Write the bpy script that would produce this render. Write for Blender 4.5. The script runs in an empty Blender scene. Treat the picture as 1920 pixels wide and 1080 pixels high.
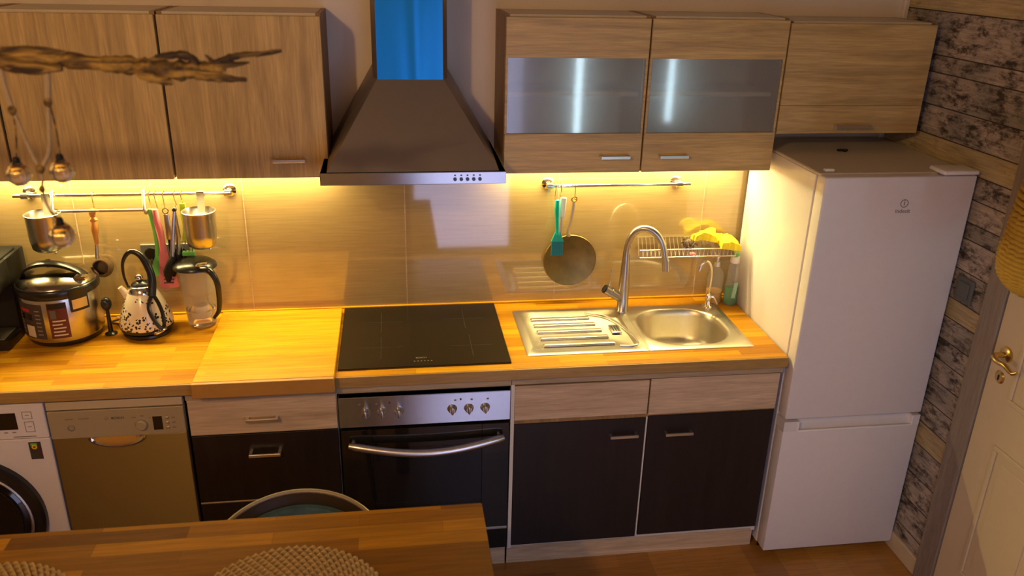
import bpy, bmesh, math, random
from mathutils import Vector, Matrix
R = math.radians
random.seed(7)
SC = bpy.context.scene
COL = SC.collection

# ------------------------------------------------------------------ camera
CAM = Vector((0.2156, -3.1401, 2.2433)); YAW, PITCH, ROLL, FPX = 0.1482, -0.3877, 0.0248, 1556.7
_r0 = Vector((math.cos(YAW), -math.sin(YAW), 0)); _h = Vector((math.sin(YAW), math.cos(YAW), 0)); _Z = Vector((0, 0, 1))
_f = math.cos(PITCH)*_h + math.sin(PITCH)*_Z; _u0 = -math.sin(PITCH)*_h + math.cos(PITCH)*_Z
_r = math.cos(ROLL)*_r0 + math.sin(ROLL)*_u0; _u = math.cos(ROLL)*_u0 - math.sin(ROLL)*_r0
cd = bpy.data.cameras.new('camera'); cam = bpy.data.objects.new('camera', cd); COL.objects.link(cam)
cam.matrix_world = Matrix(((_r.x, _u.x, -_f.x, CAM.x), (_r.y, _u.y, -_f.y, CAM.y), (_r.z, _u.z, -_f.z, CAM.z), (0, 0, 0, 1)))
cd.sensor_width = 36; cd.lens = 36*FPX/1920; cd.clip_start = 0.05
cd.dof.use_dof = True; cd.dof.focus_distance = 3.0; cd.dof.aperture_fstop = 2.2
SC.camera = cam
SC.view_settings.view_transform = 'Standard'; SC.view_settings.look = 'None'
SC.view_settings.gamma = 1; SC.view_settings.use_curve_mapping = False
SC.view_settings.exposure = 0.0

# ------------------------------------------------------------------ world and lights
w = bpy.data.worlds.new('world'); SC.world = w; w.use_nodes = True
w.node_tree.nodes['Background'].inputs[0].default_value = (0.35, 0.42, 0.7, 1)
w.node_tree.nodes['Background'].inputs[1].default_value = 0.25

def area(name, loc, rot, sx, sy, power, color, spread=180):
    l = bpy.data.lights.new(name, 'AREA'); l.shape = 'RECTANGLE'; l.size = sx; l.size_y = sy
    l.energy = power; l.color = color; l.spread = R(spread)
    o = bpy.data.objects.new(name, l); COL.objects.link(o); o.location = loc; o.rotation_euler = rot
    return o
def point(name, loc, power, color, radius):
    l = bpy.data.lights.new(name, 'POINT'); l.energy = power; l.color = color; l.shadow_soft_size = radius
    o = bpy.data.objects.new(name, l); COL.objects.link(o); o.location = loc
    return o
LED = (1.0, 0.81, 0.35)
DAY = (0.60, 0.62, 1.0)
# daylight through the balcony door and two slits added to streak the frosted glass
area('daylight_balcony_door', (0.735, -3.105, 1.04), (R(90), 0, 0), 0.74, 2.0, 12.5, DAY)
area('streak_slit_light', (1.495, -3.105, 1.32), (R(90), 0, 0), 0.05, 0.72, 2.6, (0.62, 0.85, 0.95))
area('streak_corner_light', (2.150, -3.105, 1.36), (R(90), 0, 0), 0.05, 0.46, 1.5, (0.62, 0.85, 0.95))
# warm ceiling lamp of the room
point('ceiling_lamp_light', (-1.10, -3.40, 2.95), 90, (1.0, 0.63, 0.30), 0.06)
# LED strips under the wall cabinets
area('led_strip_light_left', (-0.66, -0.040, 1.489), (R(-22), 0, 0), 1.30, 0.012, 20.0, LED)
area('led_strip_light_right', (1.08, -0.040, 1.492), (R(-22), 0, 0), 0.94, 0.012, 14.5, LED)

# ------------------------------------------------------------------ materials
def new_mat(name):
    m = bpy.data.materials.new(name); m.use_nodes = True
    nt = m.node_tree; return m, nt, nt.nodes['Principled BSDF']
def mat(name, col, rough=0.5, metal=0.0, coat=0.0, spec=0.5, noise=0.0, nscale=30, aniso=0.0):
    m, nt, b = new_mat(name)
    b.inputs['Base Color'].default_value = (*col, 1); b.inputs['Roughness'].default_value = rough
    b.inputs['Metallic'].default_value = metal; b.inputs['Coat Weight'].default_value = coat
    b.inputs['Specular IOR Level'].default_value = spec
    if aniso: b.inputs['Anisotropic'].default_value = aniso
    g = nt.nodes.new('ShaderNodeNewGeometry')
    n = nt.nodes.new('ShaderNodeTexNoise'); n.inputs['Scale'].default_value = nscale; n.inputs['Detail'].default_value = 4
    nt.links.new(g.outputs['Position'], n.inputs['Vector'])
    mr = nt.nodes.new('ShaderNodeMapRange'); a = noise if noise else 0.04
    mr.inputs['To Min'].default_value = 1-a; mr.inputs['To Max'].default_value = 1+a
    nt.links.new(n.outputs['Fac'], mr.inputs['Value'])
    mx = nt.nodes.new('ShaderNodeVectorMath'); mx.operation = 'SCALE'; mx.inputs[0].default_value = col
    nt.links.new(mr.outputs[0], mx.inputs['Scale']); nt.links.new(mx.outputs[0], b.inputs['Base Color'])
    if aniso:
        cx = nt.nodes.new('ShaderNodeCombineXYZ'); cx.inputs[2].default_value = 1.0; nt.links.new(cx.outputs[0], b.inputs['Tangent'])
    return m
def ramp(nt, stops, fac, interp='LINEAR'):
    r = nt.nodes.new('ShaderNodeValToRGB'); r.color_ramp.interpolation = interp
    e = r.color_ramp.elements
    e[0].position, e[0].color = stops[0][0], (*stops[0][1], 1)
    e[1].position, e[1].color = stops[-1][0], (*stops[-1][1], 1)
    for p, c in stops[1:-1]:
        k = e.new(p); k.color = (*c, 1)
    nt.links.new(fac, r.inputs['Fac']); return r
def mapping(nt, scale, loc=(0, 0, 0), rot=(0, 0, 0)):
    g = nt.nodes.new('ShaderNodeNewGeometry'); mp = nt.nodes.new('ShaderNodeMapping')
    mp.inputs['Scale'].default_value = scale; mp.inputs['Location'].default_value = loc; mp.inputs['Rotation'].default_value = rot
    nt.links.new(g.outputs['Position'], mp.inputs['Vector']); return mp
def wood(name, c0, c1, scale, rough=0.5, band=6.0, bump=0.15, c2=None):
    """long fibres: scale is the stretch per axis (small along the grain)"""
    m, nt, b = new_mat(name)
    mp = mapping(nt, scale)
    n1 = nt.nodes.new('ShaderNodeTexNoise'); n1.inputs['Scale'].default_value = band; n1.inputs['Detail'].default_value = 8
    n1.inputs['Roughness'].default_value = 0.62; n1.inputs['Distortion'].default_value = 0.8
    n2 = nt.nodes.new('ShaderNodeTexNoise'); n2.inputs['Scale'].default_value = band*7; n2.inputs['Detail'].default_value = 6
    nt.links.new(mp.outputs[0], n1.inputs['Vector']); nt.links.new(mp.outputs[0], n2.inputs['Vector'])
    r = ramp(nt, [(0.3, c0), (0.5, tuple((a+d)/2 for a, d in zip(c0, c1))), (0.68, c1)], n1.outputs['Fac'])
    mr = nt.nodes.new('ShaderNodeMapRange'); mr.inputs['From Min'].default_value = 0.3; mr.inputs['From Max'].default_value = 0.7
    mr.inputs['To Min'].default_value = 0.80; mr.inputs['To Max'].default_value = 1.10
    nt.links.new(n2.outputs['Fac'], mr.inputs['Value'])
    vm = nt.nodes.new('ShaderNodeVectorMath'); vm.operation = 'SCALE'
    nt.links.new(r.outputs['Color'], vm.inputs[0]); nt.links.new(mr.outputs[0], vm.inputs['Scale'])
    nt.links.new(vm.outputs[0], b.inputs['Base Color']); b.inputs['Roughness'].default_value = rough
    bp = nt.nodes.new('ShaderNodeBump'); bp.inputs['Strength'].default_value = bump; bp.inputs['Distance'].default_value = 0.001
    nt.links.new(n2.outputs['Fac'], bp.inputs['Height']); nt.links.new(bp.outputs[0], b.inputs['Normal'])
    return m
def staves(name, ca, cb, cc, rough, bw, rh, rot=(0, 0, 0), coat=0.0, squash=0.5, mortar=0.0012):
    """butcher block: long staves in rows"""
    m, nt, b = new_mat(name)
    mp = mapping(nt, (1, 1, 1), (3.13, 2.07, 0), rot)
    br = nt.nodes.new('ShaderNodeTexBrick'); br.inputs['Scale'].default_value = 1
    br.inputs['Brick Width'].default_value = bw; br.inputs['Row Height'].default_value = rh
    br.inputs['Mortar Size'].default_value = mortar*0.5; br.inputs['Mortar Smooth'].default_value = 0.3; br.offset = squash; br.inputs['Bias'].default_value = 0
    br.inputs['Color1'].default_value = (0, 0, 0, 1); br.inputs['Color2'].default_value = (1, 1, 1, 1); br.inputs['Mortar'].default_value = (0.2, 0.2, 0.2, 1)
    nt.links.new(mp.outputs[0], br.inputs['Vector'])
    bw_ = nt.nodes.new('ShaderNodeRGBToBW'); nt.links.new(br.outputs['Color'], bw_.inputs[0])
    r = ramp(nt, [(0.0, ca), (0.5, cb), (1.0, cc)], bw_.outputs[0])
    mp2 = mapping(nt, (1.2, 22, 22), (0, 0, 0), rot)
    n = nt.nodes.new('ShaderNodeTexNoise'); n.inputs['Scale'].default_value = 5; n.inputs['Detail'].default_value = 7; n.inputs['Distortion'].default_value = 0.5
    nt.links.new(mp2.outputs[0], n.inputs['Vector'])
    mr = nt.nodes.new('ShaderNodeMapRange'); mr.inputs['From Min'].default_value = 0.25; mr.inputs['From Max'].default_value = 0.75
    mr.inputs['To Min'].default_value = 0.74; mr.inputs['To Max'].default_value = 1.2
    nt.links.new(n.outputs['Fac'], mr.inputs['Value'])
    vm = nt.nodes.new('ShaderNodeVectorMath'); vm.operation = 'SCALE'
    nt.links.new(r.outputs['Color'], vm.inputs[0]); nt.links.new(mr.outputs[0], vm.inputs['Scale'])
    nt.links.new(vm.outputs[0], b.inputs['Base Color']); b.inputs['Roughness'].default_value = rough; b.inputs['Coat Weight'].default_value = coat
    b.inputs['Coat Roughness'].default_value = 0.25
    return m
def glass(name, col=(1, 1, 1), rough=0.0, ior=1.45):
    m, nt, b = new_mat(name)
    b.inputs['Base Color'].default_value = (*col, 1); b.inputs['Roughness'].default_value = rough
    b.inputs['Transmission Weight'].default_value = 1; b.inputs['IOR'].default_value = ior
    return m

M = {}
OAK0, OAK1 = (0.36, 0.24, 0.088), (0.64, 0.445, 0.175)
M['oak_v'] = wood('oak vertical grain', OAK0, OAK1, (7, 7, 0.42), 0.45, 3.4)
M['oak_h'] = wood('oak horizontal grain', OAK0, OAK1, (0.42, 7, 8), 0.45, 3.4)
M['oak_pale'] = wood('pale oak horizontal grain', (0.42, 0.29, 0.17), (0.66, 0.49, 0.32), (0.42, 5, 6), 0.5, 3.2)
M['oak_side'] = wood('brown oak edge', (0.22, 0.12, 0.038), (0.33, 0.19, 0.066), (5, 5, 0.35), 0.5, 4)
M['oak_rail'] = wood('grey oak rail', (0.30, 0.22, 0.13), (0.46, 0.34, 0.21), (0.4, 5, 8), 0.5, 4)
M['white_board'] = mat('white melamine board', (0.62, 0.58, 0.52), 0.5)
M['cab_top'] = mat('grey cabinet top board', (0.60, 0.52, 0.37), 0.6, noise=0.12, nscale=12)
M['dark_front'] = wood('dark wenge front', (0.009, 0.005, 0.004), (0.017, 0.010, 0.009), (6, 6, 0.5), 0.42, 5, 0.05)
M['block'] = staves('butcher block worktop', (0.40, 0.155, 0.006), (0.56, 0.245, 0.008), (0.66, 0.33, 0.012), 0.33, 0.34, 0.036, coat=0.0)
M['block'].node_tree.nodes['Principled BSDF'].inputs['Specular IOR Level'].default_value = 0.16
M['block_edge'] = wood('worktop edge band', (0.30, 0.17, 0.05), (0.44, 0.27, 0.085), (0.5, 5, 9), 0.45, 4)
M['table_wood'] = staves('butcher block table', (0.085, 0.027, 0.001), (0.145, 0.050, 0.001), (0.24, 0.090, 0.002), 0.55, 0.46, 0.05, coat=0.0)
M['table_wood'].node_tree.nodes['Principled BSDF'].inputs['Specular IOR Level'].default_value = 0.04
M['bamboo'] = staves('bamboo board', (0.66, 0.31, 0.008), (0.70, 0.335, 0.009), (0.74, 0.37, 0.012), 0.36, 0.9, 0.02, mortar=0.0)
M['bamboo'].node_tree.nodes['Principled BSDF'].inputs['Specular IOR Level'].default_value = 0.16
M['bamboo_edge'] = mat('bamboo board edge', (0.42, 0.20, 0.035), 0.5, noise=0.12)
M['steel'] = mat('brushed steel', (0.62, 0.60, 0.57), 0.28, 1.0, noise=0.05, nscale=60)
M['steel_blue'] = mat('satin steel panel', (0.60, 0.60, 0.62), 0.30, 1.0, noise=0.05, nscale=50, aniso=1.0)
M['steel_soft'] = mat('satin steel', (0.66, 0.60, 0.48), 0.36, 1.0, noise=0.05, nscale=50)
M['hood_steel'] = mat('matt hood steel', (0.36, 0.31, 0.26), 0.5, 0.85, noise=0.03)
M['alu'] = mat('aluminium', (0.72, 0.70, 0.67), 0.32, 1.0)
M['chrome'] = mat('chrome', (0.85, 0.83, 0.8), 0.10, 1.0)
M['brass'] = mat('brass', (0.72, 0.50, 0.18), 0.25, 1.0)
M['nickel'] = mat('satin nickel tap', (0.50, 0.46, 0.42), 0.30, 1.0)
M['black_glass'] = mat('black glass', (0.010, 0.008, 0.006), 0.07, 0, coat=0.3)
M['hob_glass'] = mat('hob glass', (0.014, 0.010, 0.006), 0.16)
M['black'] = mat('black plastic', (0.012, 0.010, 0.009), 0.28)
M['black_matt'] = mat('matt black plastic', (0.012, 0.010, 0.008), 0.55)
M['black_matt'].node_tree.nodes['Principled BSDF'].inputs['Specular IOR Level'].default_value = 0.2
M['gap'] = mat('dark recess', (0.012, 0.009, 0.007), 0.8)
M['white'] = mat('white enamel', (0.68, 0.63, 0.62), 0.38, coat=0.15)
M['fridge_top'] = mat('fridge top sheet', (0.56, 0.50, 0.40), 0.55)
M['white_gloss'] = mat('white plastic', (0.80, 0.77, 0.73), 0.3)
M['cream'] = mat('cream enamel', (0.78, 0.66, 0.44), 0.22, coat=0.3)
M['wallpaint'] = mat('wall paint', (0.72, 0.63, 0.54), 0.85, noise=0.05, nscale=3)
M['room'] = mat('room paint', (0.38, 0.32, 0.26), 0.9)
M['door_white'] = mat('door paint', (0.56, 0.45, 0.28), 0.45)
M['trim_grey'] = wood('grey door frame', (0.20, 0.155, 0.12), (0.27, 0.215, 0.17), (8, 8, 0.6), 0.6, 3)
M['ink'] = mat('dark print', (0.05, 0.035, 0.03), 0.5)
M['ink_faint'] = mat('faint grey print', (0.045, 0.038, 0.028), 0.4)
M['ink_soft'] = mat('grey print', (0.22, 0.17, 0.13), 0.5)
M['red'] = mat('red print', (0.45, 0.02, 0.015), 0.45)
M['darkred'] = mat('dark red label', (0.10, 0.015, 0.015), 0.35)
M['pale_label'] = mat('pale label', (0.60, 0.50, 0.34), 0.5)
M['green'] = mat('green silicone', (0.16, 0.52, 0.09), 0.4)
M['lime'] = mat('lime plastic', (0.42, 0.58, 0.03), 0.4)
M['pink'] = mat('pink silicone', (0.72, 0.20, 0.20), 0.45)
M['teal'] = mat('teal silicone', (0.0, 0.42, 0.30), 0.35)
M['teal_dark'] = mat('dark teal bristles', (0.0, 0.20, 0.24), 0.5)
M['yellow'] = mat('yellow sponge cloth', (0.90, 0.74, 0.02), 0.8, noise=0.1, nscale=90)
M['scourer'] = mat('brown scourer', (0.13, 0.085, 0.05), 0.6, noise=0.5, nscale=160)
M['turned_wood'] = mat('turned wood handle', (0.58, 0.25, 0.05), 0.4, noise=0.15)
M['pot_brown'] = mat('brown enamel pot', (0.13, 0.075, 0.035), 0.25, 0.5)
M['rope'] = mat('natural cord', (0.36, 0.26, 0.13), 0.9, noise=0.3, nscale=200)
M['cord_black'] = mat('dark cord', (0.03, 0.02, 0.018), 0.5)
M['glass'] = glass('clear glass')
M['plastic_clear'] = glass('clear plastic', (0.97, 0.97, 0.95), 0.02, 1.25)
def clear_wall(name, col, a, rough):
    m, nt, b = new_mat(name); b.inputs['Base Color'].default_value = (*col, 1); b.inputs['Alpha'].default_value = a
    b.inputs['Roughness'].default_value = rough; b.inputs['Specular IOR Level'].default_value = 0.8; return m
M['jug_clear'] = clear_wall('clear jug wall', (0.62, 0.55, 0.42), 0.20, 0.08)
M['wire'] = mat('bright shelf wire', (0.66, 0.60, 0.46), 0.28, 1.0)
M['tinted'] = clear_wall('tinted oven glass', (0.015, 0.014, 0.014), 0.55, 0.04)
M['bottle_clear'] = clear_wall('clear bottle wall', (0.60, 0.60, 0.52), 0.13, 0.06)
M['water'] = glass('water', (0.95, 0.97, 0.96), 0.0, 1.33)
M['soap'] = mat('green dish soap', (0.0, 0.28, 0.06), 0.15)
M['amber'] = mat('amber liquid soap', (0.62, 0.33, 0.04), 0.2)
M['cushion'] = mat('teal blue fabric', (0.05, 0.11, 0.13), 0.8, noise=0.6, nscale=40)
M['chair_dark'] = mat('dark brown leather', (0.030, 0.020, 0.010), 0.4)
M['chair_rim'] = mat('pale brown chair rim', (0.26, 0.20, 0.12), 0.4, 0.4)  # one even tone, paler than the leather
M['oven_inside'] = mat('grey oven enamel', (0.22, 0.20, 0.18), 0.35)
M['switch'] = mat('grey switch', (0.10, 0.10, 0.085), 0.4)
M['green_dot'] = mat('green sticker', (0.15, 0.55, 0.03), 0.5)
M['yellow_dot'] = mat('yellow sticker', (0.7, 0.5, 0.02), 0.5)

def make_splash():
    m, nt, b = new_mat('taupe backsplash laminate')
    mp = mapping(nt, (1.0, 1, 26))
    n = nt.nodes.new('ShaderNodeTexNoise'); n.inputs['Scale'].default_value = 6; n.inputs['Detail'].default_value = 6; n.inputs['Distortion'].default_value = 0.4
    nt.links.new(mp.outputs[0], n.inputs['Vector'])
    r = ramp(nt, [(0.3, (0.37, 0.255, 0.105)), (0.7, (0.44, 0.312, 0.132))], n.outputs['Fac'])
    nt.links.new(r.outputs[0], b.inputs['Base Color']); b.inputs['Roughness'].default_value = 0.06
    b.inputs['Specular IOR Level'].default_value = 0.9; b.inputs['Coat Weight'].default_value = 1.0; b.inputs['Coat Roughness'].default_value = 0.03
    bp = nt.nodes.new('ShaderNodeBump'); bp.inputs['Strength'].default_value = 0.02; bp.inputs['Distance'].default_value = 0.001
    nt.links.new(n.outputs['Fac'], bp.inputs['Height']); nt.links.new(bp.outputs[0], b.inputs['Normal'])
    return m
M['splash'] = make_splash()
M['pan_metal'] = mat('seasoned pan metal', (0.20, 0.135, 0.04), 0.38, 0.7, noise=0.7, nscale=14)
M['lid_metal'] = mat('dark polished lid', (0.42, 0.38, 0.30), 0.18, 1.0)
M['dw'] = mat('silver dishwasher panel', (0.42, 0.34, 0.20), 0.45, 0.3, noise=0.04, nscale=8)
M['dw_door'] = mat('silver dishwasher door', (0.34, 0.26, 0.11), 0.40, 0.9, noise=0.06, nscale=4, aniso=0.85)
M['dw_strip'] = mat('pale dishwasher strip', (0.50, 0.40, 0.25), 0.45)
M['label_green'] = mat('pale green label', (0.35, 0.62, 0.42), 0.4)
M['bulb_glass'] = glass('bulb glass', (1, 0.93, 0.78), 0.04)
def make_blue():
    m, nt, b = new_mat('blue protective film')
    b.inputs['Base Color'].default_value = (0.0, 0.21, 0.55, 1); b.inputs['Metallic'].default_value = 0.6; b.inputs['Roughness'].default_value = 0.32
    mp = mapping(nt, (9, 1, 0.5))
    n = nt.nodes.new('ShaderNodeTexNoise'); n.inputs['Scale'].default_value = 1.3; n.inputs['Detail'].default_value = 0; n.inputs['Distortion'].default_value = 0.8
    nt.links.new(mp.outputs[0], n.inputs['Vector'])
    bp = nt.nodes.new('ShaderNodeBump'); bp.inputs['Strength'].default_value = 0.3; bp.inputs['Distance'].default_value = 0.012
    nt.links.new(n.outputs['Fac'], bp.inputs['Height']); nt.links.new(bp.outputs[0], b.inputs['Normal'])
    return m
M['blue_film'] = make_blue()
def make_floor():
    return staves('wood laminate floor', (0.30, 0.13, 0.022), (0.38, 0.17, 0.03), (0.44, 0.21, 0.04), 0.3, 1.25, 0.13, rot=(0, 0, R(90)))
M['floor'] = make_floor()
def make_plank(name, base, dark, amount, stain):
    m, nt, b = new_mat(name)
    at = nt.nodes.new('ShaderNodeAttribute'); at.attribute_name = 'plank'
    g = nt.nodes.new('ShaderNodeNewGeometry')
    ad = nt.nodes.new('ShaderNodeVectorMath'); ad.operation = 'ADD'
    nt.links.new(g.outputs['Position'], ad.inputs[0]); nt.links.new(at.outputs['Vector'], ad.inputs[1])
    def no(scale, vec, detail=6, dist=0.5, rough=0.6):
        mp = nt.nodes.new('ShaderNodeMapping'); mp.inputs['Scale'].default_value = vec; nt.links.new(ad.outputs[0], mp.inputs['Vector'])
        n = nt.nodes.new('ShaderNodeTexNoise'); n.inputs['Scale'].default_value = scale; n.inputs['Detail'].default_value = detail
        n.inputs['Distortion'].default_value = dist; n.inputs['Roughness'].default_value = rough
        nt.links.new(mp.outputs[0], n.inputs['Vector']); return n
    patch = no(7, (1, 1.5, 3.6), 12, 0.25, 0.78); grain = no(9, (1, 1.0, 16)); tone = no(3, (1, 1, 1), 2)
    r1 = ramp(nt, [(0.35, stain), (0.65, base)], tone.outputs['Fac'])
    r2 = ramp(nt, [(amount-0.07, (1, 1, 1)), (amount+0.05, (0, 0, 0))], patch.outputs['Fac'])
    mr = nt.nodes.new('ShaderNodeMapRange'); mr.inputs['From Min'].default_value = 0.3; mr.inputs['From Max'].default_value = 0.7
    mr.inputs['To Min'].default_value = 0.62; mr.inputs['To Max'].default_value = 1.15; nt.links.new(grain.outputs['Fac'], mr.inputs['Value'])
    mx = nt.nodes.new('ShaderNodeMix'); mx.data_type = 'RGBA'
    nt.links.new(r2.outputs[0], mx.inputs['Factor']); nt.links.new(r1.outputs[0], mx.inputs['A']); mx.inputs['B'].default_value = (*dark, 1)
    vm = nt.nodes.new('ShaderNodeVectorMath'); vm.operation = 'SCALE'
    nt.links.new(mx.outputs['Result'], vm.inputs[0]); nt.links.new(mr.outputs[0], vm.inputs['Scale'])
    nt.links.new(vm.outputs[0], b.inputs['Base Color']); b.inputs['Roughness'].default_value = 0.75
    return m
M['plank_grey'] = make_plank('weathered plank wallpaper', (0.50, 0.41, 0.32), (0.045, 0.033, 0.023), 0.485, (0.28, 0.25, 0.20))
M['plank_cream'] = make_plank('cream plank wallpaper', (0.52, 0.41, 0.21), (0.24, 0.16, 0.07), 0.40, (0.42, 0.33, 0.17))
M['plank_seam'] = mat('wallpaper plank seam', (0.035, 0.022, 0.014), 0.8)
def make_kettle():
    m, nt, b = new_mat('cream enamel with black flowers')
    g = nt.nodes.new('ShaderNodeTexCoord')
    v = nt.nodes.new('ShaderNodeTexVoronoi'); v.inputs['Scale'].default_value = 92; v.inputs['Randomness'].default_value = 1
    nt.links.new(g.outputs['Object'], v.inputs['Vector'])
    n = nt.nodes.new('ShaderNodeTexNoise'); n.inputs['Scale'].default_value = 24; n.inputs['Detail'].default_value = 1
    nt.links.new(g.outputs['Object'], n.inputs['Vector'])
    sx = nt.nodes.new('ShaderNodeSeparateXYZ'); nt.links.new(g.outputs['Object'], sx.inputs[0])
    hz = nt.nodes.new('ShaderNodeMapRange'); hz.inputs['From Min'].default_value = 0.03; hz.inputs['From Max'].default_value = 0.15
    hz.inputs['To Min'].default_value = 0.13; hz.inputs['To Max'].default_value = -0.13; nt.links.new(sx.outputs['Z'], hz.inputs['Value'])
    a = nt.nodes.new('ShaderNodeMath'); a.operation = 'ADD'; nt.links.new(n.outputs['Fac'], a.inputs[0]); nt.links.new(hz.outputs[0], a.inputs[1])
    msk = nt.nodes.new('ShaderNodeMath'); msk.operation = 'GREATER_THAN'; msk.inputs[1].default_value = 0.47; nt.links.new(a.outputs[0], msk.inputs[0])
    spot = nt.nodes.new('ShaderNodeMath'); spot.operation = 'LESS_THAN'; spot.inputs[1].default_value = 0.42; nt.links.new(v.outputs['Distance'], spot.inputs[0])
    mu = nt.nodes.new('ShaderNodeMath'); mu.operation = 'MULTIPLY'; nt.links.new(msk.outputs[0], mu.inputs[0]); nt.links.new(spot.outputs[0], mu.inputs[1])
    mx = nt.nodes.new('ShaderNodeMix'); mx.data_type = 'RGBA'; nt.links.new(mu.outputs[0], mx.inputs['Factor'])
    mx.inputs['A'].default_value = (0.78, 0.68, 0.48, 1); mx.inputs['B'].default_value = (0.025, 0.018, 0.012, 1)
    nt.links.new(mx.outputs['Result'], b.inputs['Base Color']); b.inputs['Roughness'].default_value = 0.2; b.inputs['Coat Weight'].default_value = 0.3
    return m
M['kettle'] = make_kettle()
def make_frost():
    m, nt, b = new_mat('frosted glass')
    b.inputs['Base Color'].default_value = (0.80, 0.83, 0.80, 1); b.inputs['Roughness'].default_value = 0.17
    b.inputs['Transmission Weight'].default_value = 0.85; b.inputs['IOR'].default_value = 1.5
    b.inputs['Specular IOR Level'].default_value = 0.7
    b.inputs['Coat Weight'].default_value = 1.0; b.inputs['Coat Roughness'].default_value = 0.055
    return m
M['frost'] = make_frost()
def make_bark():
    m, nt, b = new_mat('weathered driftwood')
    mp = mapping(nt, (2.0, 8, 10))
    n = nt.nodes.new('ShaderNodeTexNoise'); n.inputs['Scale'].default_value = 6; n.inputs['Detail'].default_value = 8; n.inputs['Distortion'].default_value = 1.0
    nt.links.new(mp.outputs[0], n.inputs['Vector'])
    r = ramp(nt, [(0.38, (0.030, 0.015, 0.004)), (0.5, (0.13, 0.070, 0.012)), (0.68, (0.40, 0.235, 0.04))], n.outputs['Fac'])
    nt.links.new(r.outputs[0], b.inputs['Base Color']); b.inputs['Roughness'].default_value = 0.75
    bp = nt.nodes.new('ShaderNodeBump'); bp.inputs['Strength'].default_value = 0.7; bp.inputs['Distance'].default_value = 0.006
    nt.links.new(n.outputs['Fac'], bp.inputs['Height']); nt.links.new(bp.outputs[0], b.inputs['Normal'])
    return m
M['bark'] = make_bark()
M['seagrass'] = mat('braided seagrass', (0.34, 0.21, 0.07), 0.8, noise=0.35, nscale=60)
M['straw'] = mat('yellow knitted straw', (0.42, 0.25, 0.02), 0.8, noise=0.2, nscale=60)

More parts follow.
